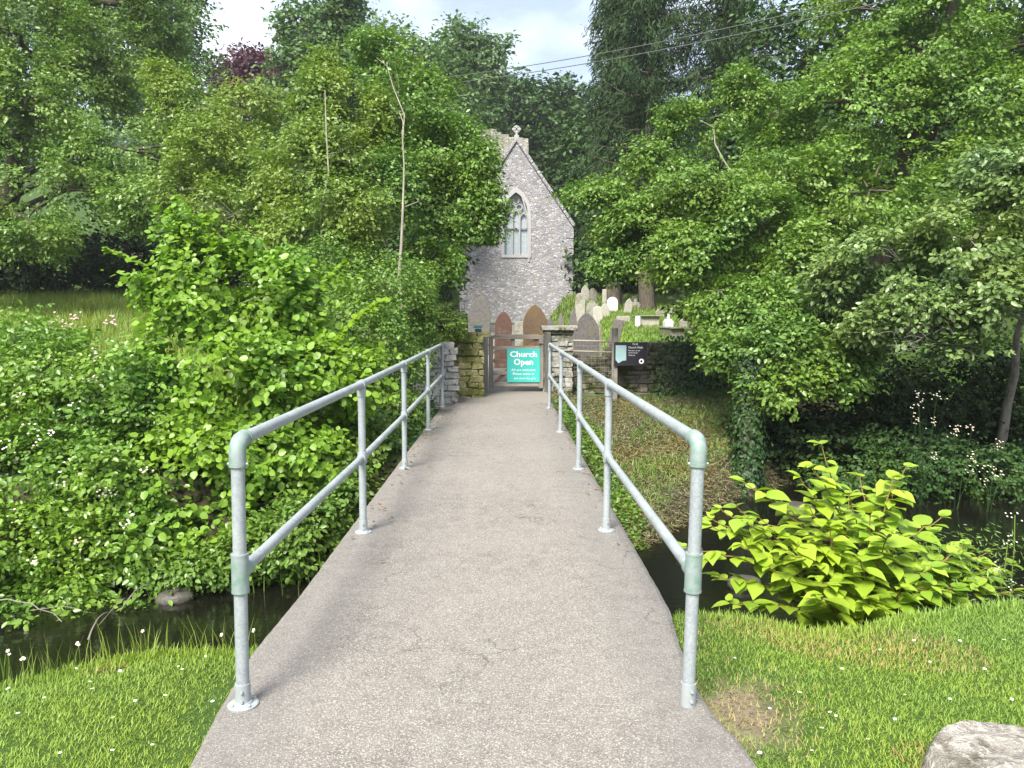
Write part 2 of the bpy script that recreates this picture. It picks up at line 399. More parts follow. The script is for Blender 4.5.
def railing(name, posts, tilt, label, green_base):
    """posts: list of (x, y) at the deck; the top leans out by tilt metres"""
    p0 = posts[0]
    root = empty(name, (p0[0], p0[1], 0), label, 'handrail', 'handrails of the footbridge')
    def tp(p, z): return Vector((p[0] + tilt * z / RAIL_Z * (1 if abs(p[1] - p0[1]) < 1 else 0.45), p[1], z))
    tops = [tp(p, RAIL_Z) for p in posts]; mids = [tp(p, MID_Z) for p in posts]
    b = MB(); d = (tops[1] - tops[0]).normalized(); ext = tops[-1] + d * 0.02
    b.tube([tops[0] + d * 0.07] + tops[1:-1] + [ext - d * 0.06], RR, 14); b.build('top_rail', GALV, root, smooth=True)
    b = MB(); b.tube([mids[0] + d * 0.02] + mids[1:], RR * 0.93, 14); b.build('mid_rail', GALV, root, smooth=True)
    for i, p in enumerate(posts):
        b = MB(); b.tube([tp(p, 0.0), tp(p, RAIL_Z - 0.05)], RR, 14)
        post = b.build('post', GALV, root, smooth=True)
        if i in (0, len(posts) - 1):
            sgn = 1 if i == 0 else -1
            t = tops[i]; e = []; dn = (tp(p, 0) - t).normalized(); dd = d * sgn
            for q in range(9):
                an = math.pi / 2 * q / 8; rr = 0.046
                e.append(t + dn * rr + dd * rr - dd * rr * math.cos(an) - dn * rr * math.sin(an))
            path = [t + dn * 0.10] + e + [t + dd * 0.085]
            b = MB(); b.tube(path, [RR + 0.0065] * len(path), 16); 
            for (q, ax) in ((t + dn * 0.096, dn), (t + dd * 0.082, dd)):
                b.tube([q - ax * 0.010, q + ax * 0.004], RR + 0.0085, 16)
            el = b.build('elbow_fitting', FITG if i == 0 else FITP, root, smooth=True)
            for ss in (-1, 1):
                s_ = MB(); s_.tube([t + dn * 0.09 + Vector((ss * (RR + 0.005), 0, 0)), t + dn * 0.09 + Vector((ss * (RR + 0.014), 0, 0))], 0.006, 8); s_.build('set_screw', FITP, el)
        else:
            t = tops[i]; b = MB(); dd = (tops[i + 1] - tops[i - 1]).normalized()
            b.tube([t - dd * 0.045, t + dd * 0.045], RR + 0.007, 16); b.tube([t, t - Vector((0, 0, 0.085))], RR + 0.006, 16)
            b.build('tee_fitting', FITP, root, smooth=True)
        m = mids[i]; b = MB()
        h = 0.075 if i == 0 else 0.04
        up = (tops[i] - tp(p, 0)).normalized()
        b.tube([m - up * h, m + up * h], RR + 0.0075, 16)
        if i == 0:
            for q in (-h, h): b.tube([m + up * (q - .004), m + up * (q + .004)], RR + 0.0088, 16)
        dd = d if i == 0 else (mids[min(i + 1, len(mids) - 1)] - mids[i - 1]).normalized()
        b.tube([m - (dd * 0.05 if i else dd * 0), m + dd * 0.07], RR + 0.006, 16)
        b.build('cross_fitting', FITG if i == 0 else FITP, root, smooth=True)
        b = MB(); q = tp(p, 0)
        b.tube([q + Vector((0, 0, 0.0)), tp(p, 0.095)], RR + 0.0045, 16)
        sl = b.build('socket', FITP, post, smooth=True) if False else b.build('socket', FITP, root, smooth=True)
        for hz in (0.03, 0.07):
            s_ = MB(); c0 = tp(p, hz); s_.tube([c0 + Vector((0.006, -RR - 0.005, 0)), c0 + Vector((0.006, -RR - 0.013, 0))], 0.0065, 8); s_.build('set_screw', GALV, sl)
        if not (green_base and i == 0):
            b = MB(); b.lathe([(0.060, -0.006), (0.061, 0.002), (0.056, 0.005), (0.040, 0.007), (0.036, 0.016)], (q.x, q.y, 0.006), 20)
            fl_ = b.build('base_flange', FITP, root, smooth=False)
            for an in (0.8, 2.36, 3.93, 5.5):
                s_ = MB(); s_.lathe([(0.009, 0), (0.009, 0.008), (0.005, 0.011)], (q.x + 0.048 * math.cos(an), q.y + 0.048 * math.sin(an), 0.010), 8); s_.build('bolt', GALV, fl_)
    return root
LP = [(-1.058, 2.99), (-1.028, 5.47), (-1.03, 7.80), (-1.05, 10.45), (-1.07, 13.1)]
RP = [(0.738, 2.98), (0.738, 5.50), (0.748, 7.75), (0.742, 10.25), (0.745, 12.9)]
railing('railing', LP, 0.010, 'galvanised tube handrail on the hazel side of the bridge, left of the path', False)
railing('railing', RP, 0.022, 'galvanised tube handrail beside the yellow-green knotweed, right of the path', True)

# ------------------------------------------------------------------ stone walls and piers
def stonemat(name, c1, c2, moss=None, mamt=0.5):
    M = Mat(name, 0.93, 0.12); n = M.noise(14, 5, 0.65)
    c = M.mix(M.attr(), c1, c2); c = M.mix(M.ramp(n, [(0.35, (0, 0, 0)), (0.7, (0.6, 0.6, 0.6))]), c, tuple(k * 1.25 for k in c2))
    c = M.mix(M.ramp(M.noise(31, 4), [(0.55, (0, 0, 0)), (0.7, (0.7, 0.7, 0.7))]), c, tuple(k * 0.45 for k in c1))
    if moss:
        c = M.mix(M.ramp(M.noise(3.3, 5, 0.7), [(0.62 - mamt * 0.35, (0, 0, 0)), (0.74 - mamt * 0.3, (1, 1, 1))]), c, moss)
    M.color(c); M.bump(n, 0.5, 0.02); return M.m
LIME = stonemat('pale_limestone_rubble', (0.19, 0.18, 0.165), (0.42, 0.41, 0.39), (0.10, 0.11, 0.04), 0.2)
PIERST = stonemat('pier_rubble', (0.11, 0.105, 0.09), (0.34, 0.33, 0.30), (0.07, 0.075, 0.03), 0.4)
DARKST = stonemat('dark_wall_rubble', (0.10, 0.085, 0.065), (0.20, 0.175, 0.14), (0.045, 0.055, 0.018), 0.5)
MOSSY = stonemat('mossy_rubble', (0.16, 0.14, 0.08), (0.26, 0.24, 0.12), (0.085, 0.095, 0.025), 0.6)
def drystone(mb, a, b, z0, z1, thick, course=0.11, length=0.24):
    """rubble masonry from a to b (xy), between z0 and z1 (values or (za, zb) pairs)"""
    a = Vector(a); b = Vector(b); L = (b - a).length; d = (b - a) / L; nrm = Vector((-d.y, d.x))
    z0a, z0b = z0 if hasattr(z0, '__len__') else (z0, z0); z1a, z1b = z1 if hasattr(z1, '__len__') else (z1, z1)
    rot = Matrix(((d.x, nrm.x, 0), (d.y, nrm.y, 0), (0, 0, 1)))
    H = max(z1a - z0a, z1b - z0b); rows = max(2, int(H / course))
    nseg = max(1, int(L / 0.8))
    for s in range(nseg):
        t = (s + .5) / nseg; c = a + d * L * t; zb = z0a + (z0b - z0a) * t; zt_ = z1a + (z1b - z1a) * t
        mb.box((c.x, c.y, (zb + zt_ - 0.06) / 2), (L / nseg, thick * 0.8, zt_ - zb - 0.06), rot, rnd=0.1)
    for r in range(rows):
        s = -random.uniform(0, length / 2)
        while s < L - 0.02:
            ln = length * random.uniform(0.55, 1.5); e = min(s + ln, L + 0.02); m = max((s + e) / 2, 0); t = min(m / L, 1)
            zb = z0a + (z0b - z0a) * t; zt_ = z1a + (z1b - z1a) * t; ch = (zt_ - zb) / rows
            c = a + d * m
            for side in (-1, 1):
                q = c + nrm * side * (thick / 2 - 0.06 + random.uniform(-.015, .02))
                mb.box((q.x, q.y, zb + ch * (r + 0.5) + random.uniform(-.012, .012)), ((e - s) * 0.95, 0.13, ch * random.uniform(.75, 1.1)), rot, jit=0.12)
            s = e
    # rough topping stones
    s = 0
    while s < L:
        ln = random.uniform(0.12, 0.26); t = min(s / L, 1); c = a + d * (s + ln / 2); zt_ = z1a + (z1b - z1a) * t
        mb.box((c.x, c.y, zt_ + 0.03), (ln * 0.95, thick * random.uniform(.8, 1.05), random.uniform(0.07, 0.14)), rot, jit=0.08)
        s += ln
mb = MB(); drystone(mb, (-0.93, 13.9), (-1.28, 13.85), -0.1, (0.98, 0.95), 0.4, 0.10, 0.2)
drystone(mb, (-1.28, 13.85), (-3.6, 13.2), -0.2, (0.95, 0.8), 0.4)
tag(mb.build('stone_wall', LIME, bevel=0.008), 'short pale drystone wall at the far end of the left handrail', 'stone wall')
mb = MB(); drystone(mb, (-0.95, 15.1), (-0.45, 15.15), -0.1, 1.15, 0.55, 0.12, 0.22)
drystone(mb, (-0.95, 15.12), (-2.6, 15.1), -0.1, (1.25, 1.5), 0.45)
tag(mb.build('stone_wall', MOSSY, bevel=0.01), 'moss-covered wall end between the pale drystone wall and the gate', 'stone wall')
pr = empty('stone_pier', (1.12, 16.3, -0.1), 'rubble stone gate pier with flat capstones, right of the gate', 'stone pier')
mb = MB(); drystone(mb, (0.84, 16.3), (1.40, 16.3), -0.15, 1.12, 0.56, 0.10, 0.2); mb.build('masonry', PIERST, pr, bevel=0.008)
mb = MB(); mb.box((1.12, 16.3, 1.30), (0.74, 0.70, 0.10), jit=0.03); mb.build('capstone', PIERST, pr, bevel=0.012)
mb = MB(); mb.box((1.12, 16.3, 1.21), (0.60, 0.60, 0.07), jit=0.03); mb.build('capstone', DARKST, pr, bevel=0.01)
mb = MB(); drystone(mb, (2.28, 16.45), (9.5, 17.1), (-0.35, -0.6), (0.88, 1.05), 0.42, 0.12, 0.28)
tag(mb.build('stone_wall', DARKST, bevel=0.01), 'long dark churchyard wall behind the black sign, ivy on its right part', 'stone wall')
mb = MB(); drystone(mb, (1.42, 16.5), (2.28, 16.5), -0.35, (0.62, 0.6), 0.4, 0.12, 0.26)
tag(mb.build('stone_wall', DARKST, bevel=0.01), 'low wall section under the wire rails between pier and wooden post', 'stone wall')

# ------------------------------------------------------------------ wood, gate, posts
def woodmat(name, c1, c2, axisz=True):
    M = Mat(name, 0.85, 0.2); v = M.coord((30, 30, 2.5) if axisz else (2.5, 30, 30)); n = M.noise(1.0, 5, 0.65, v)
    c = M.mix(M.ramp(n, [(0.3, (0, 0, 0)), (0.7, (1, 1, 1))]), c1, c2)
    c = M.mix(M.ramp(M.noise(5, 4), [(0.58, (0, 0, 0)), (0.72, (0.6, 0.6, 0.6))]), c, (0.09, 0.11, 0.05))
    M.color(c); M.bump(n, 0.4, 0.006); return M.m
WOODG = woodmat('weathered_post_wood', (0.15, 0.135, 0.11), (0.30, 0.28, 0.24))
WOODD = woodmat('dark_post_wood', (0.07, 0.07, 0.06), (0.16, 0.155, 0.14))
WOODR = woodmat('weathered_rail_wood', (0.20, 0.17, 0.14), (0.38, 0.35, 0.29), False)
WOODB = woodmat('reddish_brace_wood', (0.18, 0.09, 0.07), (0.30, 0.17, 0.13), False)
GY = 16.0
gate = empty('field_gate', (-0.33, GY, 0), 'closed wooden barred gate carrying the turquoise notice', 'gate')
gx0, gx1 = -0.335, 0.80
for x0 in (gx0 + 0.045, gx1 - 0.045):
    b = MB(); b.box((x0, GY, 0.60), (0.09, 0.07, 1.10)); b.build('stile', WOODG, gate, bevel=0.006)
for z, h, m in ((1.12, 0.095, WOODR), (0.89, 0.08, WOODR), (0.62, 0.075, WOODB), (0.37, 0.075, WOODR), (0.13, 0.09, WOODR)):
    b = MB(); b.box(((gx0 + gx1) / 2, GY - 0.005, z), (gx1 - gx0 - 0.182, 0.045, h)); b.build('bar', m, gate, bevel=0.005)
b = MB(); p0 = Vector((gx0 + .12, GY + 0.04, 0.14)); p1 = Vector((gx1 - .12, GY + 0.04, 1.09)); dd = (p1 - p0)
b.box((p0 + p1) / 2, (dd.length, 0.03, 0.08), Matrix.Rotation(-math.atan2(dd.z, dd.x), 3, 'Y')); b.build('brace', WOODB, gate, bevel=0.004)
b = MB(); b.box((gx0 + 0.50, GY + 0.035, 0.62), (0.08, 0.03, 1.0)); b.build('brace', WOODG, gate, bevel=0.004)
b = MB(); b.tube([(gx0 + 0.02, GY - 0.05, 0.95), (gx0 - 0.10, GY - 0.05, 0.95)], 0.012, 8); b.build('hinge', WOODD, gate)
b = MB(); b.tube([(gx1 + 0.02, GY - 0.05, 0.98), (gx1 - 0.12, GY - 0.05, 0.98)], 0.012, 8); b.tube([(gx1 - 0.08, GY - 0.05, 0.98), (gx1 - 0.08, GY - 0.09, 0.98)], 0.010, 8); b.build('latch', WOODD, gate)
def wpost(x, y, w_, z0, z1, mat, label, rz=0):
    b = MB(); s = w_ / 2
    rot = Matrix.Rotation(rz, 3, 'Z')
    b.box((x, y, (z0 + z1) / 2), (w_, w_, z1 - z0), rot); 
    return tag(b.build('gate_post' if 'gate' in label else 'fence_post', mat, bevel=0.012), label, 'post')
wpost(-0.42, GY, 0.13, -0.15, 1.18, WOODG, 'weathered grey hanging post at the left end of the gate')
wpost(0.885, GY - 0.02, 0.13, -0.15, 1.22, WOODD, 'dark grey latch post where the gate meets the rubble pier')
wpost(-0.62, GY - 0.35, 0.09, -0.12, 0.93, WOODD, 'dark slim post between mossy wall end and gate')
wpost(2.28, GY - 0.02, 0.12, -0.4, 1.30, WOODG, 'weathered post holding the black information board beside the wall')
M = Mat('green_paint', 0.6, 0.3); M.color(M.mix(M.noise(9, 4), (0.02, 0.10, 0.085), (0.05, 0.19, 0.15)))
lb = empty('post_box', (-0.545, GY - 0.3, 0), 'dark green painted metal post with pale cap left of the gate', 'post')
b = MB(); b.box((-0.545, GY - 0.3, 0.62), (0.13, 0.10, 1.34)); b.build('post_body', M.m, lb, bevel=0.008)
Mt = Mat('pale_teal_paint', 0.6, 0.3); Mt.color((0.16, 0.34, 0.30))
b = MB(); b.box((-0.545, GY - 0.3, 1.335), (0.17, 0.14, 0.06)); b.build('cap', Mt.m, lb, bevel=0.01)
lb.name = 'metal_post'
# wire / rail fence right of the pier
fr = empty('rail_fence', (1.85, GY + 0.05, 0), 'thin two-rail fence with wire mesh between pier and sign post', 'fence')
Mw = Mat('fence_wire', 0.5, 0.4, 0.7); Mw.color((0.3, 0.3, 0.28))
for z, r_ in ((1.02, 0.020), (0.80, 0.016)):
    b = MB(); b.tube([(1.42, GY + 0.02, z + 0.02), (2.22, GY + 0.02, z)], r_, 8); b.build('rail', WOODR, fr)
b = MB()
for i in range(9): b.tube([(1.45 + i * 0.09, GY + 0.05, 0.25), (1.45 + i * 0.09, GY + 0.05, 1.0)], 0.003, 4)
for i in range(8): b.tube([(1.42, GY + 0.052, 0.3 + i * 0.09), (2.22, GY + 0.052, 0.3 + i * 0.09)], 0.003, 4)
b.build('wire_mesh', Mw.m, fr)

# ------------------------------------------------------------------ signs with lettering
def textmesh(s, size, loc, mat, name, parent, width=None, align='CENTER', bold=0.0):
    cu = bpy.data.curves.new('t', 'FONT'); cu.body = s; cu.size = size; cu.align_x = align; cu.extrude = 0.0012; cu.offset = bold; cu.resolution_u = 2
    ob = bpy.data.objects.new('t', cu); COL.objects.link(ob)
    dg = bpy.context.evaluated_depsgraph_get(); dg.update()
    me = bpy.data.meshes.new_from_object(ob.evaluated_get(dg)); bpy.data.objects.remove(ob); 
    co = np.array([v.co[:] for v in me.vertices])
    if width and len(co):
        f = width / (co[:, 0].max() - co[:, 0].min()); me.transform(Matrix.Diagonal((f, 1, 1, 1)))
    me.materials.clear()
    me.transform(Matrix.Translation(loc) @ Matrix.Rotation(math.pi / 2, 4, 'X'))
    return link(name, me, mat, parent)
Mwh = Mat('white_lettering', 0.6, 0.3); Mwh.color((0.85, 0.87, 0.86)); WHITE = Mwh.m
M = Mat('turquoise_banner', 0.5, 0.3); M.color(M.mix(M.noise(3, 2), (0.035, 0.42, 0.36), (0.07, 0.52, 0.47)))
sg = empty('notice_board', (0.245, GY - 0.04, 0.5), 'turquoise notice reading Church Open tied to the gate', 'sign')
sx, sz = W(523.5, 365.5, GY - 0.045).x, W(523.5, 365.5, GY - 0.045).z
b = MB(); b.box((sx, GY - 0.045, sz), (0.68, 0.012, 0.70)); b.build('board', M.m, sg, bevel=0.002)
yt = GY - 0.0535
textmesh('Church', 0.165, (sx, yt, sz + 0.18), WHITE, 'lettering', sg, 0.56, bold=0.004)
textmesh('Open', 0.175, (sx, yt, sz + 0.015), WHITE, 'lettering', sg, 0.40, bold=0.004)
textmesh('All are welcome', 0.072, (sx, yt, sz - 0.115), WHITE, 'lettering', sg, 0.50)
textmesh('Please come in', 0.072, (sx, yt, sz - 0.195), WHITE, 'lettering', sg, 0.44)
textmesh('and close the gate', 0.06, (sx + 0.03, yt, sz - 0.285), WHITE, 'lettering', sg, 0.46)
M = Mat('black_board', 0.35, 0.5); M.color((0.018, 0.014, 0.022)); BLK = M.m
c0 = W(630.5, 354, GY - 0.12)
sb = empty('information_board', (c0.x, c0.y, c0.z), 'black information board with pale blue map panel on the churchyard wall', 'sign')
b = MB(); b.box(c0, (0.68, 0.025, 0.49)); b.build('board', BLK, sb, bevel=0.003)
Mm = Mat('map_panel', 0.5, 0.3); Mm.color(Mm.mix(Mm.noise(6, 4), (0.22, 0.42, 0.44), (0.42, 0.55, 0.56)))
b = MB(); b.prism([(c0.x - 0.31, c0.z + 0.18), (c0.x - 0.31, c0.z - 0.12), (c0.x - 0.25, c0.z - 0.19), (c0.x - 0.17, c0.z - 0.14), (c0.x - 0.09, c0.z - 0.13), (c0.x - 0.09, c0.z + 0.18)], c0.y - 0.017, c0.y - 0.014); b.build('map_panel', Mm.m, sb)
yt = c0.y - 0.0155
textmesh('THE', 0.05, (c0.x + 0.09, yt, c0.z + 0.185), WHITE, 'lettering', sb, 0.12)
for k, (s, wd, zz, hh) in enumerate((('Church Walk', 0.30, 0.115, 0.06), ('Please keep to the path', 0.24, 0.06, 0.035), ('and shut the gate', 0.20, 0.015, 0.035), ('Thank you', 0.14, -0.035, 0.035), ('www', 0.0, 0, 0))):
    if wd: textmesh(s, hh, (c0.x - 0.05 + 0.0, yt, c0.z + zz), WHITE, 'lettering', sb, wd, 'LEFT')
b = MB(); b.tube([(c0.x + 0.225, c0.y - 0.012, c0.z - 0.15), (c0.x + 0.225, c0.y - 0.016, c0.z - 0.15)], 0.052, 20); bd = b.build('badge', WHITE, sb)
b = MB(); b.tube([(c0.x + 0.225, c0.y - 0.0155, c0.z - 0.15), (c0.x + 0.225, c0.y - 0.018, c0.z - 0.15)], 0.024, 12); b.build('badge_emblem', BLK, bd)

# ------------------------------------------------------------------ church
CY = 42.0
cc = W(516.5, 230, CY); CX = cc.x; HWD = 3.05
EZ = W(570, 226, CY).z; AZ = W(518, 141, CY).z; BZ = 0.7
ch = empty('church', (CX, CY, 1.2), 'grey stone church with steep east gable, pointed window and square tower behind', 'church')
def rubble(name, c1, c2, mortar, sc=6.2):
    M = Mat(name, 0.95, 0.1)
    wv = M.noise(1.5, 3); 
    vec = M.coord((1, 1, 1.9))
    ad = M.N('ShaderNodeVectorMath', operation='ADD'); nz = M.N('ShaderNodeTexNoise'); nz.inputs['Scale'].default_value = 3.0; M.L(vec, nz.inputs['Vector'])
    scl = M.N('ShaderNodeVectorMath', operation='SCALE'); scl.inputs['Scale'].default_value = 0.25; M.L(nz.outputs['Color'], scl.inputs[0])
    M.L(vec, ad.inputs[0]); M.L(scl.outputs[0], ad.inputs[1]); v = ad.outputs[0]
    edge = M.voro(sc, 'DISTANCE_TO_EDGE', 'Distance', v); cell = M.voro(sc, 'F1', 'Color', v)
    sp = M.N('ShaderNodeSeparateColor'); M.L(cell, sp.inputs[0])
    c = M.ramp(sp.outputs[0], [(0.0, tuple(k * 0.85 for k in c1)), (0.4, c1), (1.0, c2)])
    warm = M.ramp(sp.outputs[1], [(0.8, (0, 0, 0)), (0.95, (0.6, 0.6, 0.6))]); c = M.mix(warm, c, (0.34, 0.28, 0.20))
    c = M.mix(M.ramp(edge, [(0.02, (1, 1, 1)), (0.09, (0, 0, 0))]), c, mortar)
    st = M.ramp(wv, [(0.52, (0, 0, 0)), (0.72, (0.5, 0.5, 0.5))]); c = M.mix(st, c, tuple(k * 0.6 for k in c1))
    M.color(c)
    h = M.ramp(edge, [(0.0, (0, 0, 0)), (0.12, (1, 1, 1))]); M.bump(h, 0.9, 0.05)
    return M.m
CHST = rubble('church_rubble', (0.27, 0.265, 0.28), (0.48, 0.465, 0.485), (0.43, 0.42, 0.43))
TOWST = rubble('tower_rubble', (0.30, 0.29, 0.25), (0.50, 0.48, 0.42), (0.36, 0.35, 0.30))
M = Mat('dressed_stone', 0.9, 0.15); M.color(M.mix(M.noise(7, 5), (0.26, 0.255, 0.25), (0.38, 0.37, 0.36))); DRESS = M.m
M = Mat('dressed_stone_grey', 0.9, 0.15); M.color(M.mix(M.noise(7, 5), (0.28, 0.275, 0.28), (0.42, 0.41, 0.41))); COPE = M.m
def arch(cx, wd, z0, z1, n=8):
    """pointed arch outline, counter-clockwise from bottom left, apex z1"""
    h = wd / 2; rise = h * 1.75; zs = z1 - rise
    rad = (h * h + rise * rise) / (2 * h)      # centres on the springing line
    pts = [(cx - h, z0), (cx + h, z0)]
    amax = math.asin(rise / rad)
    right = [(cx + h - rad + rad * math.cos(amax * k / n), zs + rad * math.sin(amax * k / n)) for k in range(n + 1)]
    pts += right; pts += [(2 * cx - x, z) for x, z in reversed(right[:-1])]
    return pts
wcx = W(516, 220, CY).x; WT = W(516, 192, CY).z; WB = W(516, 255, CY).z; WW = 1.26
outer = [(CX - HWD, BZ - 1.2), (CX + HWD + 0.05, BZ - 1.2), (CX + HWD, EZ), (CX, AZ), (CX - HWD, EZ)]
hole = arch(wcx, WW, WB, WT)
def holed_wall(mb, outer, hole, y, depth):
    polys = [[Vector((x, z, 0)) for x, z in outer], [Vector((x, z, 0)) for x, z in hole]]
    tris = tessellate_polygon(polys); pts = outer + hole
    mb.add([(x, y, z) for x, z in pts], [tuple(t) for t in tris], 0.5)
    n = len(hole); mb.add([(x, y, z) for x, z in hole] + [(x, y + depth, z) for x, z in hole], [(i, (i + 1) % n, (i + 1) % n + n, i + n) for i in range(n)], 0.5)
mb = MB(); holed_wall(mb, outer, hole, CY, 0.4)
LEN = 11.0
for sx_ in (-1, 1):
    x = CX + sx_ * HWD; mb.add([(x, CY, BZ - 1.2), (x, CY + LEN, BZ - 1.2), (x, CY + LEN, EZ), (x, CY, EZ)], [(0, 1, 2, 3)], 0.5)
yb = CY + LEN; mb.add([(x, yb, z) for x, z in outer], [(0, 1, 2, 3, 4)], 0.5)
mb.build('wall', CHST, ch)
M = Mat('slate', 0.7, 0.3); br = M.N('ShaderNodeTexBrick'); br.inputs['Scale'].default_value = 3.0
br.inputs['Color1'].default_value = (0.10, 0.11, 0.12, 1); br.inputs['Color2'].default_value = (0.16, 0.165, 0.17, 1); br.inputs['Mortar'].default_value = (0.05, 0.05, 0.05, 1)
M.L(M.coord((1, 1, 1), (0, 0, R(90))), br.inputs['Vector']); M.color(br.outputs['Color'])
mb = MB()
for s_ in (-1, 1):
    e = Vector((CX + s_ * (HWD + 0.2), 0, EZ - 0.30 + 0.06)); t = Vector((CX, 0, AZ + 0.06 - 0.05))
    mb.add([(e.x, CY + 0.32, e.z), (t.x, CY + 0.32, t.z), (t.x, CY + LEN, t.z), (e.x, CY + LEN, e.z),
            (e.x, CY + 0.32, e.z + .08), (t.x, CY + 0.32, t.z + .08), (t.x, CY + LEN, t.z + .08), (e.x, CY + LEN, e.z + .08)],
           [(0, 1, 2, 3), (4, 7, 6, 5), (0, 4, 5, 1), (3, 2, 6, 7), (0, 3, 7, 4), (1, 5, 6, 2)])
mb.build('roof', M.m, ch)
# coping stones along the gable
mb = MB()
for s_ in (-1, 1):
    a = Vector((CX + s_ * (HWD + 0.06), CY + 0.12, EZ + 0.0)); b_ = Vector((CX, CY + 0.12, AZ + 0.10)); d = b_ - a; L = d.length; nseg = 11
    rot = Matrix.Rotation(-math.atan2(d.z, d.x), 3, 'Y')
    for i in range(nseg):
        c = a + d * (i + .5) / nseg; mb.box(c, (L / nseg * 0.97, 0.46, 0.16), rot, jit=0.03)
mb.build('gable_coping', CHST, ch, bevel=0.02)
mb = MB()
for i in range(10):
    for s_ in (-1, 1):
        wq = 0.42 if i % 2 else 0.26
        mb = MB(); mb.box((CX + s_ * (HWD - wq / 2 + 0.035), CY + 0.10, 0.9 + i * 0.56), (wq, 0.28, 0.5), jit=0.03)
        mb.build('quoin', CHST, ch, bevel=0.02)
# window surround, tracery, glass
def ringmesh(mb, o, i, y0, y1):
    n = len(o)
    vs = [(x, y0, z) for x, z in o] + [(x, y0, z) for x, z in i] + [(x, y1, z) for x, z in o] + [(x, y1, z) for x, z in i]
    fs = []
    for k in range(n):
        m = (k + 1) % n
        fs += [(k, m, m + n, k + n), (k + 2 * n, k + 3 * n, m + 3 * n, m + 2 * n), (k, k + 2 * n, m + 2 * n, m), (k + n, m + n, m + 3 * n, k + 3 * n)]
    mb.add(vs, fs)
win = MB(); ringmesh(win, arch(wcx, WW + 0.34, WB - 0.14, WT + 0.26), arch(wcx, WW - 0.02, WB + 0.02, WT - 0.02), CY - 0.05, CY + 0.2)
wo = win.build('window', COPE, ch)
M = Mat('leaded_glass', 0.25, 0.6); bk = M.N('ShaderNodeTexBrick'); bk.inputs['Scale'].default_value = 6; bk.offset = 0.0
bk.inputs['Color1'].default_value = (0.28, 0.34, 0.38, 1); bk.inputs['Color2'].default_value = (0.38, 0.44, 0.47, 1); bk.inputs['Mortar'].default_value = (0.10, 0.10, 0.10, 1)  # pale panes: reflection put into the glass colour
M.L(M.coord((1, 1, 1), (R(90), 0, 0)), bk.inputs['Vector']); M.color(bk.outputs['Color'])
mb = MB(); mb.prism(arch(wcx, WW, WB, WT), CY + 0.34, CY + 0.36); mb.build('window_glass', M.m, wo)
mb = MB()
for xo in (-0.2, 0.2):
    mb.box((wcx + xo, CY + 0.24, (WB + WT - 1.25) / 2 + 0.0), (0.07, 0.12, WT - WB - 1.15))
for xo in (-0.4, 0.0, 0.4):
    ringmesh(mb, arch(wcx + xo, 0.40, WT - 1.9, WT - 1.05 + (0.15 if xo == 0 else 0)), arch(wcx + xo, 0.30, WT - 1.88, WT - 1.12 + (0.15 if xo == 0 else 0)), CY + 0.19, CY + 0.29)
for xo, zo in ((-0.17, -0.78), (0.17, -0.78), (0, -0.42)):
    o = [(wcx + xo + 0.19 * math.cos(k / 12 * 6.283), WT + zo + 0.19 * math.sin(k / 12 * 6.283)) for k in range(12)]
    i = [(wcx + xo + 0.13 * math.cos(k / 12 * 6.283), WT + zo + 0.13 * math.sin(k / 12 * 6.283)) for k in range(12)]
    ringmesh(mb, o, i, CY + 0.195, CY + 0.285)
mb.build('tracery', DRESS, wo)
# drain / scar line, string course
mb = MB(); mb.tube([W(522, 196, CY - .03), W(528, 218, CY - .03), W(529, 262, CY - .03)], 0.045, 6); mb.build('downpipe', COPE, ch)
# gable cross
ap = Vector((CX, CY + 0.15, AZ + 0.12)); s = 1.0
mb = MB(); mb.box(ap + Vector((0, 0, .10)), (0.26, 0.24, 0.20)); mb.box(ap + Vector((0, 0, .45)), (0.11, 0.12, 0.55)); mb.box(ap + Vector((0, 0, .52)), (0.48, 0.12, 0.11))
for k in range(12):
    a0 = k / 12 * 6.283; mb.box(ap + Vector((0.16 * math.cos(a0), 0, .52 + 0.16 * math.sin(a0))), (0.10, 0.10, 0.06), Matrix.Rotation(-(a0 + math.pi / 2), 3, 'Y'))
mb.build('gable_cross', DRESS, ch, bevel=0.01)
# tower
TY = 50.0; tx0, tx1 = W(465, 140, TY).x, W(528.5, 140, TY).x; ttop = W(500, 139, TY).z; tl = W(470, 126, TY).z
mb = MB(); mb.box(((tx0 + tx1) / 2, TY + 2, (ttop - 0.4) / 2 + 0.1), (tx1 - tx0, 4.0, ttop - 0.4)); mb.build('tower', TOWST, ch)
mb = MB(); x = tx0
while x < tx1 - 0.15:
    wd = random.uniform(0.3, 0.55); wd = min(wd, tx1 - x); t = (x - tx0) / (tx1 - tx0)
    top = np.interp(t, [0, 0.2, 0.3, 0.42, 0.6, 0.8, 1], [ttop + 0.75, ttop + 0.95, ttop + 0.55, ttop + 0.65, ttop + 0.2, ttop + 0.12, ttop])
    top += random.uniform(-.12, .12) * (1 - t)
    mb.box((x + wd / 2, TY + 0.25, (top + ttop - 0.45) / 2), (wd * 0.99, 0.5, top - ttop + 0.45), jit=0.03)
    mb.box((x + wd / 2, TY + 3.75, (top + ttop - 0.45) / 2), (wd * 0.99, 0.5, top - ttop + 0.3), jit=0.03); x += wd
for yy in np.arange(TY + 0.6, TY + 3.4, 0.45):
    for xx in (tx0 + 0.24, tx1 - 0.24): mb.box((xx, yy + .2, ttop - 0.25), (0.47, 0.44, 0.55 + random.uniform(0, .1)), jit=0.03)
mb.build('parapet', TOWST, ch, bevel=0.03)

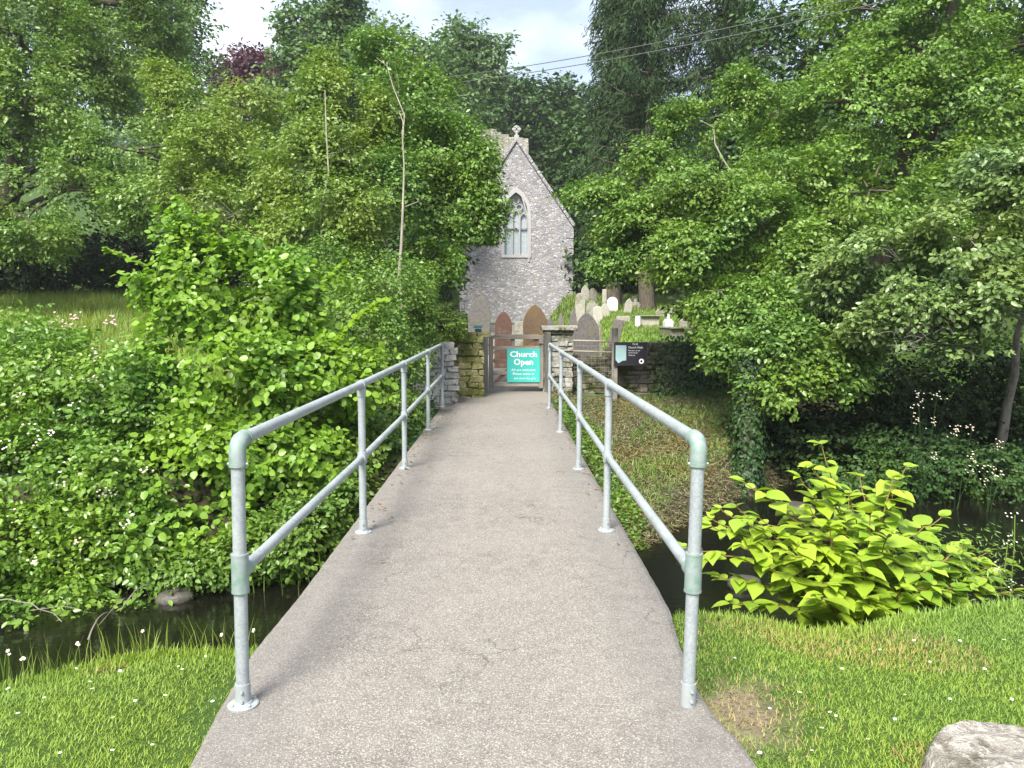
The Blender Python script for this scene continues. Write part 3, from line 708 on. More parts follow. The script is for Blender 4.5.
# ------------------------------------------------------------------ gravestones
GREY = stonemat('grave_grey', (0.15, 0.15, 0.13), (0.29, 0.28, 0.25), (0.16, 0.15, 0.08), 0.45)
PALE = stonemat('grave_pale', (0.22, 0.21, 0.18), (0.38, 0.36, 0.32), (0.30, 0.28, 0.16), 0.15)
BROWN = stonemat('grave_brown', (0.10, 0.068, 0.042), (0.165, 0.115, 0.075), (0.20, 0.13, 0.06), 0.4)
RED = stonemat('grave_red', (0.095, 0.055, 0.045), (0.15, 0.088, 0.07), (0.20, 0.17, 0.13), 0.2)
SLATE = stonemat('grave_slate', (0.09, 0.085, 0.085), (0.17, 0.155, 0.15), (0.14, 0.13, 0.08), 0.3)
WHT = stonemat('grave_white', (0.46, 0.46, 0.46), (0.62, 0.62, 0.61))
def grave(style, px, pt, pb, Y, wpx, mat, label, lean=0, rz=0, tk=0.12):
    top = W(px, pt, Y); bot = W(px, pb, Y); wd = wpx * Y / F; x = bot.x; g = tz(x, Y); h = top.z - g
    h = max(h, 0.35); sz_ = top.z - h
    hw = wd / 2
    if style == 'gothic':
        a_ = arch(0, wd, -0.3, h, 6)
    elif style == 'round':
        a_ = [(-hw, -0.3), (hw, -0.3)] + [(hw * math.cos(k / 10 * math.pi), h - hw + hw * math.sin(k / 10 * math.pi)) for k in range(11)]
    elif style == 'shoulder':
        q = hw * 0.6
        a_ = [(-hw, -0.3), (hw, -0.3), (hw, h - q * 1.1), (q, h - q)] + [(q * math.cos(k / 8 * math.pi), h - q + q * math.sin(k / 8 * math.pi)) for k in range(9)] + [(-hw, h - q * 1.1)]
    elif style == 'flat':
        a_ = [(-hw, -0.3), (hw, -0.3), (hw * .96, h), (-hw * .96, h * 0.98)]
    elif style == 'point':
        a_ = [(-hw, -0.3), (hw, -0.3), (hw * .95, h * 0.62), (hw * 0.55, h * .84), (0, h), (-hw * 0.6, h * .83), (-hw * .95, h * 0.6)]
    M_ = Matrix.Translation((x, Y, sz_)) @ Matrix.Rotation(rz, 4, 'Z') @ Matrix.Rotation(lean, 4, 'Y')
    e = None
    if style == 'cross':
        b = MB(); r3 = (Matrix.Rotation(rz, 3, 'Z') @ Matrix.Rotation(lean, 3, 'Y'))
        b.box(M_ @ Vector((0, 0, 0.1)), (wd, 0.4, 0.35), r3); b.box(M_ @ Vector((0, 0, h * .5 + .1)), (wd * 0.28, 0.14, h * 0.95), r3); b.box(M_ @ Vector((0, 0, h * 0.76)), (wd * 0.9, 0.13, wd * 0.26), r3)
        o = b.build('gravestone', mat, bevel=0.012)
    elif style == 'chest':
        e = empty('chest_tomb', M_.translation, label, 'tomb', 'gravestones in the churchyard')
        r3 = Matrix.Rotation(rz, 3, 'Z')
        b = MB(); b.box(M_ @ Vector((0, .45, h * .42)), (wd * 0.92, 1.5, h * 0.9), r3); b.build('chest', mat, e, bevel=0.012)
        b = MB(); b.box(M_ @ Vector((0, .45, h * .93)), (wd * 1.04, 1.7, h * 0.10), r3); b.build('lid', GREY, e, bevel=0.012)
        return e
    else:
        b = MB(); b.prism(a_, -tk / 2, tk / 2, M_); o = b.build('gravestone', mat, bevel=0.012)
    return tag(o, label, 'gravestone', 'gravestones in the churchyard')
G = [
 ('gothic', 502.5, 311, 345, 20.5, 17, RED, 'dark reddish pointed gravestone directly over the turquoise notice, left of the tall brown one', 0.02),
 ('gothic', 536, 304, 350, 19.5, 24, BROWN, 'tall brown pointed gravestone above the right half of the gate', -0.02),
 ('gothic', 478, 296, 340, 24, 22, SLATE, 'broad grey lichened gravestone behind the green metal post', 0.04),
 ('flat', 520, 321, 345, 23, 11, GREY, 'small grey slab between the reddish and tall brown pointed gravestones', 0.0),
 ('gothic', 548, 318, 345, 24, 9, SLATE, 'narrow slate headstone just right of the tall brown pointed one', 0.05),
 ('point', 561, 312, 345, 25, 8, SLATE, 'small dark pointed headstone behind the capstone of the pier, its left one', 0.0),
 ('point', 572, 308, 345, 25, 10, SLATE, 'dark pointed headstone over the right edge of the pier capstone', 0.03),
 ('gothic', 588, 312, 350, 19, 24, SLATE, 'large dark pointed gravestone between the pier and the leaning slab', -0.03),
 ('flat', 609, 318, 350, 19.5, 11, SLATE, 'leaning purplish slab just above the wooden sign post', 0.22),
 ('round', 580, 293, 320, 30, 10, GREY, 'rounded grey headstone nearest the church corner', 0.0),
 ('shoulder', 591, 300, 325, 28, 11, GREY, 'shouldered grey headstone above the large dark pointed one', 0.06),
 ('round', 598, 306, 330, 26, 10, PALE, 'pale rounded headstone between shouldered stone and leaning slab', -0.05),
 ('flat', 605, 289, 312, 33, 6, PALE, 'thin upright pale pillar stone highest in the graveyard', 0.0),
 ('round', 612, 297, 322, 30, 11, WHT, 'whitish broad headstone in the middle of the graveyard slope', 0.02),
 ('gothic', 619, 291, 312, 34, 9, GREY, 'grey pointed headstone behind the whitish broad one', 0.0),
 ('point', 627, 298, 324, 29, 8, PALE, 'slim pale tilted headstone right of the whitish broad one', 0.14),
 ('cross', 635, 301, 320, 31, 9, GREY, 'grey cross headstone above the pale chest tomb', 0.0),
 ('shoulder', 583, 304, 328, 25, 9, PALE, 'pale shouldered headstone low beside the church corner', -0.08),
 ('flat', 637.5, 316, 335, 23.5, 5, WHT, 'narrow white marble slab at the left end of the pale chest tomb', 0.0),
 ('chest', 648.5, 315, 336, 24, 19, PALE, 'cream chest tomb on the bright mown grass', 0.0),
 ('round', 659.5, 309, 330, 27, 9, GREY, 'grey rounded headstone behind the right end of the cream chest tomb', 0.0),
 ('cross', 668, 317, 335, 23, 8, WHT, 'small white cross right of the cream chest tomb', 0.0),
 ('chest', 675, 327, 343, 20, 15, GREY, 'grey low chest tomb at the right end of the graveyard under the branches', 0.0),
 ('round', 683, 319, 338, 23, 8, GREY, 'grey headstone half hidden by leaves above the low chest tomb', 0.0),
 ('flat', 623, 316, 322, 25, 14, PALE, 'low wide pale kerb stone along the top of the bright grass', 0.0),
]
G += [
 ('gothic', 585, 285, 306, 36, 8, PALE, 'pale pointed headstone at the top of the slope near the church', 0.0),
 ('shoulder', 593, 288, 308, 36, 8, GREY, 'grey shouldered headstone at the top of the slope, left of the thin pillar stone', -0.04),
 ('gothic', 605, 303, 326, 27, 9, PALE, 'pale pointed headstone below the whitish broad one', -0.04),
 ('shoulder', 634, 296, 314, 34, 7, PALE, 'pale shouldered headstone behind the grey cross', 0.0),
 ('gothic', 642, 303, 316, 32, 8, GREY, 'grey pointed headstone just above the cream chest tomb', 0.05),
 ('flat', 648, 300, 314, 36, 6, SLATE, 'dark slab on the slope above the cream chest tomb', 0.0),
 ('round', 672, 308, 324, 29, 7, PALE, 'pale rounded headstone above the low grey chest tomb', -0.05),
 ('cross', 690, 326, 342, 21, 8, GREY, 'small grey cross at the far right end of the graveyard', 0.04),
 ('point', 597, 321, 345, 20.5, 9, GREY, 'low grey pointed stone between the large dark stone and the leaning slab', 0.05)]
for g in G: grave(*g[:8], lean=g[8])
# mown churchyard grass: a separate sheet just above the ground
gx = np.linspace(2.3, 7.5, 40); gy = np.linspace(16.9, 30, 60); GX, GYY = np.meshgrid(gx, gy)
V = np.stack([GX, GYY, terrain(GX, GYY) + 0.03], -1).reshape(-1, 3); idx = np.arange(GX.size).reshape(GX.shape)
Q = np.stack([idx[:-1, :-1], idx[:-1, 1:], idx[1:, 1:], idx[1:, :-1]], -1).reshape(-1, 4)
me = bpy.data.meshes.new('churchyard_lawn'); np_mesh(me, V, Q)
M = Mat('mown_grass', 0.9, 0.1); M.color(M.mix(M.noise(30, 4), (0.14, 0.26, 0.03), (0.24, 0.38, 0.06))); tag(link('churchyard_lawn', me, M.m), kind='structure')

# ------------------------------------------------------------------ foliage toolkit
T_SIMPLE = (np.array([(0, 0, 0), (.5, -.3, .07), (1, 0, -.05), (.5, .3, .07)]), np.array([(0, 1, 2), (0, 2, 3)]))
T_OVAL = (np.array([(0, 0, 0), (.28, -.27, .05), (.68, -.25, .03), (1, 0, -.12), (.68, .25, .03), (.28, .27, .05), (.48, 0, -.03)]),
          np.array([(0, 1, 6), (1, 2, 6), (2, 3, 6), (3, 4, 6), (4, 5, 6), (5, 0, 6)]))
T_ROUND = (np.array([(0, 0, 0), (.15, -.34, .05), (.55, -.43, .04), (.86, -.22, -.02), (1.02, 0, -.1), (.86, .22, -.02), (.55, .43, .04), (.15, .34, .05), (.5, 0, -.03)]),
           np.array([(0, 1, 8), (1, 2, 8), (2, 3, 8), (3, 4, 8), (4, 5, 8), (5, 6, 8), (6, 7, 8), (7, 0, 8)]))
T_NARROW = (np.array([(0, 0, 0), (.45, -.11, .02), (1, 0, -.08), (.45, .11, .02)]), np.array([(0, 1, 2), (0, 2, 3)]))
T_THIN = (np.array([(0, 0, 0), (.45, -.05, .04), (1, 0, -.04), (.45, .05, .04)]), np.array([(0, 1, 2), (0, 2, 3)]))
T_BIG = (np.array([(0, 0, 0), (-.03, -.14, .01), (.10, -.30, .03), (.34, -.37, .05), (.60, -.31, .03), (.84, -.15, -.03), (1.06, 0, -.14), (.84, .15, -.03), (.60, .31, .03), (.34, .37, .05), (.10, .30, .03), (-.03, .14, .01), (.35, 0, -.025), (.7, 0, -.06)]),
         np.array([(0, 1, 12), (1, 2, 12), (2, 3, 12), (3, 4, 13), (3, 13, 12), (4, 5, 13), (5, 6, 13), (6, 7, 13), (7, 8, 13), (8, 9, 13), (9, 12, 13), (9, 10, 12), (10, 11, 12), (11, 0, 12)]))

def unit(a): return a / np.maximum(np.linalg.norm(a, axis=-1, keepdims=True), 1e-9)

def keep_clear(P):
    """keeps leaves off the footbridge, the path and the gate"""
    x, y, z = P[:, 0], P[:, 1], P[:, 2]
    bridge = (x > -1.13) & (x < 0.9) & (y < 13.6) & (z > -0.35) & (z < 2.8)
    walk = (x > -0.75) & (x < 0.95) & (y >= 13.6) & (y < 24) & (z < 2.9)
    return ~(bridge | walk)

def leaf_object(name, mat, P, N, D, S, tmpl, rnd, parent=None, clear=True):
    """one mesh of single leaves: P base points, N face normals, D growth directions, S lengths"""
    if clear:
        k = keep_clear(P); P, N, D, S, rnd = P[k], N[k], D[k], S[k], rnd[k]
    tv, tf = tmpl
    D = unit(D - N * np.sum(D * N, -1, keepdims=True)); B = np.cross(N, D)
    V = (P[:, None] + S[:, None, None] * (tv[None, :, 0:1] * D[:, None] + tv[None, :, 1:2] * B[:, None] + tv[None, :, 2:3] * N[:, None]))
    n = len(P); k = len(tv)
    Q = (tf[None] + (np.arange(n) * k)[:, None, None]).reshape(-1, tf.shape[1])
    me = bpy.data.meshes.new(name)
    V = V.reshape(-1, 3)
    if parent is not None:
        a = parent
        while a is not None: V = V - np.array(a.location); a = a.parent
    np_mesh(me, V, Q, True, np.repeat(rnd, len(tf)))
    return link(name, me, mat, parent, world=False)

def sprays(r, lobes, tips, per, spray, leaf, gap=0.0, gf=0.9, up=0.75, shell=0.35, droop=0.35, flat=0.3, seed=0, ragged=0.25):
    """twig tips in the shells of the lobes, each with a spray of leaves"""
    L = np.array([[*l[0], *l[1]] for l in lobes]); wgt = (L[:, 3] * L[:, 4] * L[:, 5]) ** 0.55; wgt /= wgt.sum()
    m = int(tips * (1.0 + gap * 1.2)); li = r.choice(len(L), m, p=wgt)
    d = unit(r.normal(size=(m, 3))); rad = shell + (1 - shell) * r.random(m) ** 0.55
    rg = 1 + ragged * pnoise(d * 3.0 + L[li, :3], 1.6, seed + 5) + 0.10 * r.normal(size=m)
    T = L[li, :3] + d * (rad * rg)[:, None] * L[li, 3:]
    if gap > 0:
        nz = pnoise(T, gf * 2.2, seed + 9); thr = np.quantile(nz, min(0.9, 1 - 1 / (1 + gap * 1.2))); kk = nz > thr; T, d, li = T[kk], d[kk], li[kk]
    m = len(T)
    tone = np.clip(0.5 + 0.22 * r.normal(size=m) + 0.3 * pnoise(T, 0.8, seed + 3), 0, 1)
    ax = unit(d + r.normal(size=(m, 3)) * 0.5 + np.array([0, 0, -0.1])); ax[:, 2] *= 0.5; ax = unit(ax)
    ti = np.repeat(np.arange(m), per); n = len(ti)
    t = r.uniform(-1.2, 1.2, n) * spray; side = r.normal(size=(n, 3)) * spray * 0.42; side[:, 2] *= flat
    P = T[ti] + ax[ti] * t[:, None] + side; P[:, 2] -= droop * np.abs(t) ** 1.6
    N = unit(np.array([0, 0, 1.0]) * up + d[ti] * 0.5 + r.normal(size=(n, 3)) * 0.55)
    D = unit(ax[ti] * 0.8 + side / (spray + 1e-6) + r.normal(size=(n, 3)) * 0.35 + np.array([0, 0, -0.25]))
    S = leaf * r.uniform(0.45, 1.35, n); rnd = np.clip(tone[ti] + 0.16 * r.normal(size=n), 0, 1)
    return P, N, D, S, rnd, T, ax

def bend(a, b, sag=0.0, n=5, j=0.0):
    a = Vector(a); b = Vector(b); pts = []
    for i in range(n + 1):
        t = i / n; p = a.lerp(b, t); p.z += sag * 4 * t * (1 - t)
        if 0 < i < n: p += Vector((random.uniform(-j, j), random.uniform(-j, j), random.uniform(-j, j) * .5))
        pts.append(p)
    return pts

def wood(base, top, r0, lobes, tips, twigs, limb_r=0.3, min_limb=0.7, j=0.12, lean=None):
    mb = MB(); base = Vector(base); top = Vector(top)
    tr = bend(base - Vector((0, 0, 0.3)), top, 0, 8, j)
    mb.tube(tr, [r0 * (1.25 if i == 0 else 1) * (1 - 0.8 * i / 8) for i in range(9)], 9)
    for c, rad in lobes:
        if rad[0] < min_limb: continue
        c = Vector(c); 
        zt = max(base.z + 0.25 * (top.z - base.z), min(c.z - 0.25 * abs(rad[2]), top.z))
        t = min(max((zt - base.z) / max(top.z - base.z, 0.1), 0.15), 0.95); k = int(t * 8); a = tr[k].lerp(tr[min(k + 1, 8)], t * 8 - k)
        mb.tube(bend(a, c, 0.1 * (c - a).length, 5, j * 1.2), [r0 * limb_r * (1 - 0.14 * i) for i in range(6)], 6)
    if twigs and len(tips):
        sel = rng.choice(len(tips), min(twigs, len(tips)), replace=False); LC = np.array([c for c, _ in lobes])
        for i in sel:
            p = tips[i]; c = LC[np.argmin(np.linalg.norm(LC - p, axis=1))]; st = c + (p - c) * random.uniform(0.0, 0.45)
            q = Vector(st).lerp(Vector(p), 0.5) + Vector((random.uniform(-1, 1), random.uniform(-1, 1), random.uniform(0, 1))) * 0.08 * (Vector(p) - Vector(st)).length
            mb.tube([st, q, p], [r0 * 0.10, r0 * 0.07, r0 * 0.03], 4, caps=False)
    return mb

def lobe(px, py, Y, rx, ry, rz=None):
    """crown lobe centred where the photo shows it at distance Y; radii rx, ry in photo pixels, depth rz in metres"""
    c = W(px, py, Y); k = Y / F
    return ((c.x, c.y, c.z), (rx * k, rz if rz else max(rx, ry) * k * 0.8, ry * k))

def barkmat(name, c1, c2):
    M = Mat(name, 0.9, 0.15); n = M.noise(1, 5, 0.65, M.coord((14, 14, 4))); M.color(M.mix(M.ramp(n, [(0.3, (0, 0, 0)), (0.7, (1, 1, 1))]), c1, c2)); M.bump(n, 0.6, 0.03); return M.m
BARK = barkmat('brown_bark', (0.05, 0.04, 0.03), (0.13, 0.11, 0.085))
PALEBARK = barkmat('pale_bark', (0.20, 0.18, 0.14), (0.38, 0.35, 0.29))
GREYBARK = barkmat('grey_bark', (0.12, 0.11, 0.09), (0.26, 0.24, 0.20))

G_MID = leafmat('leaf_mid_green', (0.05, 0.125, 0.022), (0.18, 0.31, 0.06), 0.34, rough=0.4, spec=0.5)
G_BRIGHT = leafmat('leaf_bright_green', (0.042, 0.11, 0.02), (0.225, 0.375, 0.07), 0.38, rough=0.4, spec=0.5)
G_HAZEL = leafmat('leaf_hazel', (0.085, 0.2, 0.02), (0.27, 0.45, 0.062), 0.42, rough=0.4, spec=0.5)
G_SYC = leafmat('leaf_sycamore', (0.045, 0.11, 0.022), (0.215, 0.35, 0.07), 0.34, rough=0.4, spec=0.5)
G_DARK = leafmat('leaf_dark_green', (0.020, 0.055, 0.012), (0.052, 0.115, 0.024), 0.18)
G_SHADE = leafmat('leaf_shade_dark', (0.010, 0.024, 0.007), (0.026, 0.052, 0.014), 0.08, spec=0.15)  # near-black leaf colour stands in for the shade under the trees
G_YEW = leafmat('leaf_conifer', (0.022, 0.05, 0.024), (0.055, 0.1, 0.045), 0.1, rough=0.8, spec=0.1)
G_BLUE = leafmat('leaf_bluish_green', (0.05, 0.11, 0.045), (0.15, 0.25, 0.105), 0.3)
G_OLIVE = leafmat('leaf_olive_green', (0.08, 0.15, 0.026), (0.265, 0.385, 0.085), 0.38, rough=0.4, spec=0.5)
G_GREY = leafmat('leaf_greyish_green', (0.05, 0.11, 0.032), (0.25, 0.37, 0.13), 0.32, rough=0.35, spec=0.6)
G_YEL = leafmat('leaf_yellow_green', (0.085, 0.190, 0.008), (0.180, 0.310, 0.015), 0.36)
G_PURP = leafmat('leaf_copper', (0.050, 0.020, 0.035), (0.116, 0.050, 0.077), 0.2, (1.0, 0.5, 0.6))
G_BRAM = leafmat('leaf_bramble', (0.07, 0.17, 0.022), (0.24, 0.405, 0.062), 0.36, rough=0.35, spec=0.6)
G_IVY = leafmat('leaf_ivy', (0.012, 0.036, 0.01), (0.035, 0.08, 0.02), 0.08, rough=0.5, spec=0.3)

def tree(name, label, cat, mat, bark, lobes, tips, per, spray, leaf, tmpl=T_SIMPLE, base=None, top=None, r0=0.18, gap=0.3, gf=0.9, twigs=60, group=None, seed=1, trunk=True, limb_r=.3, min_limb=.7, **kw):
    r = np.random.default_rng(seed)
    if base is None:
        c = np.mean([l[0] for l in lobes], axis=0); base = (c[0], c[1])
    b = Vector((base[0], base[1], tz(base[0], base[1])))
    if top is None:
        tl = max(lobes, key=lambda l: l[0][2]); top = Vector(tl[0])
    root = empty(name, b, label, cat, group)
    P, N, D, S, rnd, T, ax = sprays(r, lobes, tips, per, spray, leaf, gap=gap, gf=gf, seed=seed, **kw)
    g = terrain(P[:, 0], P[:, 1]); k = P[:, 2] > g + 0.03
    leaf_object('crown' if trunk else 'foliage', mat, P[k], N[k], D[k], S[k], tmpl, rnd[k], root)
    T = T[keep_clear(T)]
    wood(b, top, r0, lobes, T, twigs, limb_r, min_limb if trunk else 0).build('trunk' if trunk else 'stems', bark, root, smooth=True, recalc=False)
    return root

Z0 = 'trees around the churchyard'
# --- far hillside
r0_ = np.random.default_rng(77)
lob = []
for i in range(70):
    x = r0_.uniform(-95, 110); y = r0_.uniform(95, 150); h = r0_.uniform(5, 9)
    lob.append(((x, y, tz(x, y) + h * 0.75), (r0_.uniform(5, 9), 5, h * 0.8)))
P, N, D, S, rnd, T, ax = sprays(r0_, lob, 5200, 9, 1.1, 1.0, gap=0.1, gf=0.2, seed=3)
tag(leaf_object('distant_woodland', G_BLUE, P, N, D, S, T_SIMPLE, rnd), 'far wooded hillside closing the view behind the trees', 'woodland', kind='stuff')

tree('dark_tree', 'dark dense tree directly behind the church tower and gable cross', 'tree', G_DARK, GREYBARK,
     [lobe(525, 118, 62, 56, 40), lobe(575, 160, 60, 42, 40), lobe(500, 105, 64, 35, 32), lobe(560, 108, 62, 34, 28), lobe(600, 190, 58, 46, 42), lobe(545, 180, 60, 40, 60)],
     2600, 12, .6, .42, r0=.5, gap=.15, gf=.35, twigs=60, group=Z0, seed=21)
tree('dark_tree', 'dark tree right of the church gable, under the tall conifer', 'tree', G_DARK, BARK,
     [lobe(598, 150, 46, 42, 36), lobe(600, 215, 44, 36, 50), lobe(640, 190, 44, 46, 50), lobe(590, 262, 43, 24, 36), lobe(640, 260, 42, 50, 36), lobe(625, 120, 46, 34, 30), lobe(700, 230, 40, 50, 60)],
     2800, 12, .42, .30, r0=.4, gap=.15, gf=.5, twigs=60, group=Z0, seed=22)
tree('leafy_tree', 'hazy pale green tree on the skyline left of the open sky', 'tree', G_BLUE, GREYBARK,
     [lobe(400, 62, 52, 62, 38), lobe(450, 52, 54, 44, 30), lobe(488, 72, 54, 38, 32), lobe(430, 100, 50, 50, 40), lobe(360, 80, 50, 44, 36), lobe(470, 110, 54, 36, 30)],
     2500, 12, .55, .34, r0=.4, gap=.45, gf=.45, twigs=120, group=Z0, seed=23)
tree('leafy_tree', 'bluish feathery tree whose top meets the sky right of the copper beech', 'tree', G_BLUE, GREYBARK,
     [lobe(318, 30, 40, 40, 36), lobe(345, 70, 40, 50, 36), lobe(300, 85, 40, 44, 34), lobe(340, 5, 40, 26, 26)],
     1700, 12, .42, .26, r0=.3, gap=.5, gf=.6, twigs=120, group=Z0, seed=24)
tree('copper_beech', 'purple-leaved copper beech showing below the bright cloud', 'tree', G_PURP, BARK,
     [lobe(255, 78, 48, 42, 26), lobe(240, 66, 48, 28, 20), lobe(285, 92, 47, 34, 26), lobe(230, 110, 46, 40, 30)],
     1300, 12, .42, .28, r0=.3, gap=.3, gf=.6, twigs=80, group=Z0, seed=25)
# backing trees that close the gaps low between the nearer crowns
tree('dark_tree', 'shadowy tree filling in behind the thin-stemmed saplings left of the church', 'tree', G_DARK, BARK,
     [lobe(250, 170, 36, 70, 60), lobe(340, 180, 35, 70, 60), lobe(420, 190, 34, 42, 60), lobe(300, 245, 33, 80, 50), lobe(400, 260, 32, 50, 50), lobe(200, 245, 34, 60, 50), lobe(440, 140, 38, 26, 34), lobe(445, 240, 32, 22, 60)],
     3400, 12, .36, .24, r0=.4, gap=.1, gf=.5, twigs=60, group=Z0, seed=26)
# --- left
tree('sycamore', 'broad dark green tree in the upper left corner with deep shade beneath', 'tree', G_SYC, BARK,
     [lobe(30, 110, 22, 70, 70), lobe(60, 190, 21, 60, 40), lobe(10, 30, 23, 70, 60), lobe(110, 60, 25, 60, 60), lobe(130, 150, 22, 60, 38), lobe(40, 238, 20, 50, 20),
      lobe(150, 205, 20.5, 55, 26), lobe(165, 20, 27, 40, 40), lobe(70, -40, 25, 90, 60), lobe(-60, 100, 22, 60, 100), lobe(-40, 225, 21, 60, 40)],
     6200, 16, .25, .115, base=(-17, 25), r0=.45, gap=.8, gf=1.0, twigs=140, group=Z0, seed=31, droop=.5)
tree('sycamore', 'taller bluish tree behind the corner tree, left edge of the bright cloud', 'tree', G_BLUE, BARK,
     [lobe(130, 40, 33, 60, 60), lobe(170, 100, 32, 50, 50), lobe(80, 30, 34, 60, 60), lobe(190, 60, 33, 30, 50), lobe(185, 150, 31, 50, 50), lobe(160, -20, 34, 50, 40), lobe(0, 60, 33, 90, 110)],
     4200, 15, .36, .18, r0=.45, gap=.35, gf=.6, twigs=100, group=Z0, seed=32)
# shrubs below the corner tree, its deep shade put into their leaf colour
tree('shade_dark_bush', 'dark shaded bush under the corner tree above the field', 'bush', G_SHADE, BARK,
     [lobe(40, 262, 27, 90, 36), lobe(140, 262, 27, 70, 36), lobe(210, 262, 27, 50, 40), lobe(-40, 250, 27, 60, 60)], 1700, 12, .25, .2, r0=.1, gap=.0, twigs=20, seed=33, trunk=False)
tree('hawthorn', 'olive green light-leaved sapling tree left of the pale upright stem', 'tree', G_OLIVE, PALEBARK,
     [lobe(215, 150, 16, 42, 46), lobe(250, 110, 16.5, 36, 30), lobe(185, 190, 15.5, 34, 34), lobe(235, 215, 15, 46, 34), lobe(180, 110, 17, 26, 40), lobe(272, 180, 15, 30, 40), lobe(160, 80, 17, 14, 20)],
     3000, 12, .16, .078, r0=.05, gap=.6, gf=2.0, twigs=200, group='thin saplings on the left bank', seed=34)
tree('ash_sapling', 'yellowish olive sapling with pale upright stem in its middle', 'tree', G_OLIVE, PALEBARK,
     [lobe(325, 100, 14.5, 34, 34), lobe(340, 150, 14, 46, 40), lobe(300, 165, 14, 36, 40), lobe(350, 210, 13.5, 52, 34), lobe(300, 235, 13.5, 40, 34), lobe(375, 120, 14.5, 26, 30), lobe(325, 70, 15, 14, 20)],
     3400, 12, .15, .072, base=(W(318, 300, 13).x, 13.0), top=W(325, 90, 13.3), r0=.034, limb_r=.25, min_limb=.75, gap=.55, gf=2.0, twigs=200, group='thin saplings on the left bank', seed=35)
tree('ash_tree', 'mid green tree with pale leaning trunk overhanging the left half of the church', 'tree', G_MID, PALEBARK,
     [lobe(400, 110, 15, 46, 44), lobe(440, 150, 14.8, 32, 40), lobe(445, 205, 14.6, 36, 36), lobe(474, 190, 14.6, 22, 30), lobe(480, 232, 14.5, 22, 20), lobe(405, 190, 14, 30, 46), lobe(430, 260, 14, 34, 26), lobe(380, 60, 16, 40, 30), lobe(430, 90, 15.5, 24, 24), lobe(460, 262, 14.3, 18, 18), lobe(480, 160, 14.6, 16, 24), lobe(490, 205, 14.5, 16, 22), lobe(470, 125, 14.8, 10, 12)],
     3900, 12, .15, .078, base=(W(400, 330, 12.9).x, 12.9), top=W(402, 130, 13.1), r0=.048, limb_r=.2, min_limb=.62, gap=.4, gf=1.8, twigs=220, group='thin saplings on the left bank', seed=36)
tree('hawthorn_bush', 'small-leaved bush behind the far half of the left handrail', 'bush', G_MID, BARK,
     [lobe(365, 470, 10, 16, 30), lobe(385, 290, 12.5, 55, 40), lobe(420, 320, 12.8, 24, 40), lobe(350, 330, 11.5, 60, 46), lobe(400, 370, 12, 36, 40), lobe(360, 400, 11, 40, 40), lobe(325, 270, 13, 60, 34), lobe(425, 285, 13.2, 24, 24), lobe(300, 300, 12.5, 50, 40)],
     4300, 12, .13, .058, base=(-3.0, 12.3), r0=.05, gap=.25, gf=2.0, twigs=120, seed=37, trunk=False)
tree('hazel_bush', 'large bright hazel bush with one long shoot, left of the bridge', 'bush', G_HAZEL, GREYBARK,
     [lobe(215, 300, 9.6, 70, 50), lobe(190, 250, 9.8, 26, 34), lobe(280, 300, 9.6, 60, 44), lobe(250, 380, 9.0, 84, 50), lobe(330, 380, 9.3, 50, 50), lobe(180, 380, 9.2, 60, 50), lobe(290, 460, 8.8, 60, 50), lobe(215, 460, 8.5, 70, 50),
      lobe(215, 535, 8.1, 44, 36), lobe(350, 450, 9.8, 30, 44), lobe(270, 520, 8.6, 46, 34), lobe(180, 520, 8.2, 60, 40), lobe(330, 505, 8.9, 26, 36), lobe(300, 545, 8.5, 22, 26), lobe(165, 285, 9.6, 22, 26), lobe(240, 262, 9.6, 22, 24)],
     3900, 12, .14, .078, T_ROUND, base=(-2.9, 9.6), r0=.05, gap=.65, gf=2.6, twigs=160, seed=38, trunk=False, up=.65, ragged=.42)
tree('dogwood_bush', 'dark green shrub pressed against the bridge edge below the left handrail', 'bush', G_MID, BARK,
     [lobe(300, 530, 8.0, 40, 34), lobe(335, 500, 8.7, 34, 46), lobe(365, 455, 9.7, 28, 50), lobe(245, 555, 7.8, 40, 26), lobe(395, 425, 11, 22, 36), lobe(200, 570, 7.6, 36, 18), lobe(290, 565, 7.8, 34, 18), lobe(330, 540, 8.3, 24, 20)],
     3000, 12, .12, .062, T_OVAL, base=(-2.0, 9.2), r0=.02, gap=.25, gf=2.4, twigs=120, seed=52, trunk=False, up=.55)
tree('elder_bush', 'small pale olive bush growing over the mossy wall end left of the gate', 'bush', G_OLIVE, BARK,
     [lobe(440, 325, 14.7, 24, 20), lobe(462, 326, 14.8, 13, 13), lobe(428, 350, 14.3, 16, 22)], 800, 12, .09, .05, T_OVAL, base=(-1.5, 14.6), r0=.02, gap=.4, gf=3, twigs=60, seed=53, trunk=False)
# long shoot of the hazel with leaves on both sides
sh = bend(W(215, 320, 9.5), W(106, 248, 9.2), 0.1, 12, 0.01)
hz = [o for o in bpy.data.objects if o.name == 'hazel_bush'][0]
r = np.random.default_rng(4); P = []; N = []; D = []
for s_ in (W(215, 320, 9.5), W(106, 248, 9.2)), (W(195, 300, 9.6), W(172, 208, 9.5)), (W(230, 300, 9.5), W(205, 214, 9.5)), (W(300, 330, 9.4), W(345, 262, 9.4)), (W(320, 360, 9.1), W(385, 300, 9.3)), (W(330, 420, 9.0), W(410, 362, 9.7)):
    pts = bend(s_[0], s_[1], 0.10, 40, 0.012)
    for i, p in enumerate(pts[6:]):
        for q in range(2):
            P.append(p); N.append((r.normal() * .35, -.35 + r.normal() * .35, 1)); t = (pts[-1] - pts[0]).normalized(); sd_ = Vector((-t.y, t.x, r.normal() * .4)) * (1 if (i + q) % 2 else -1)
            D.append(tuple(t * 0.5 + sd_ + Vector((r.normal() * .3, r.normal() * .8, r.normal() * .4))))
P = np.array([tuple(p) for p in P]); n = len(P)
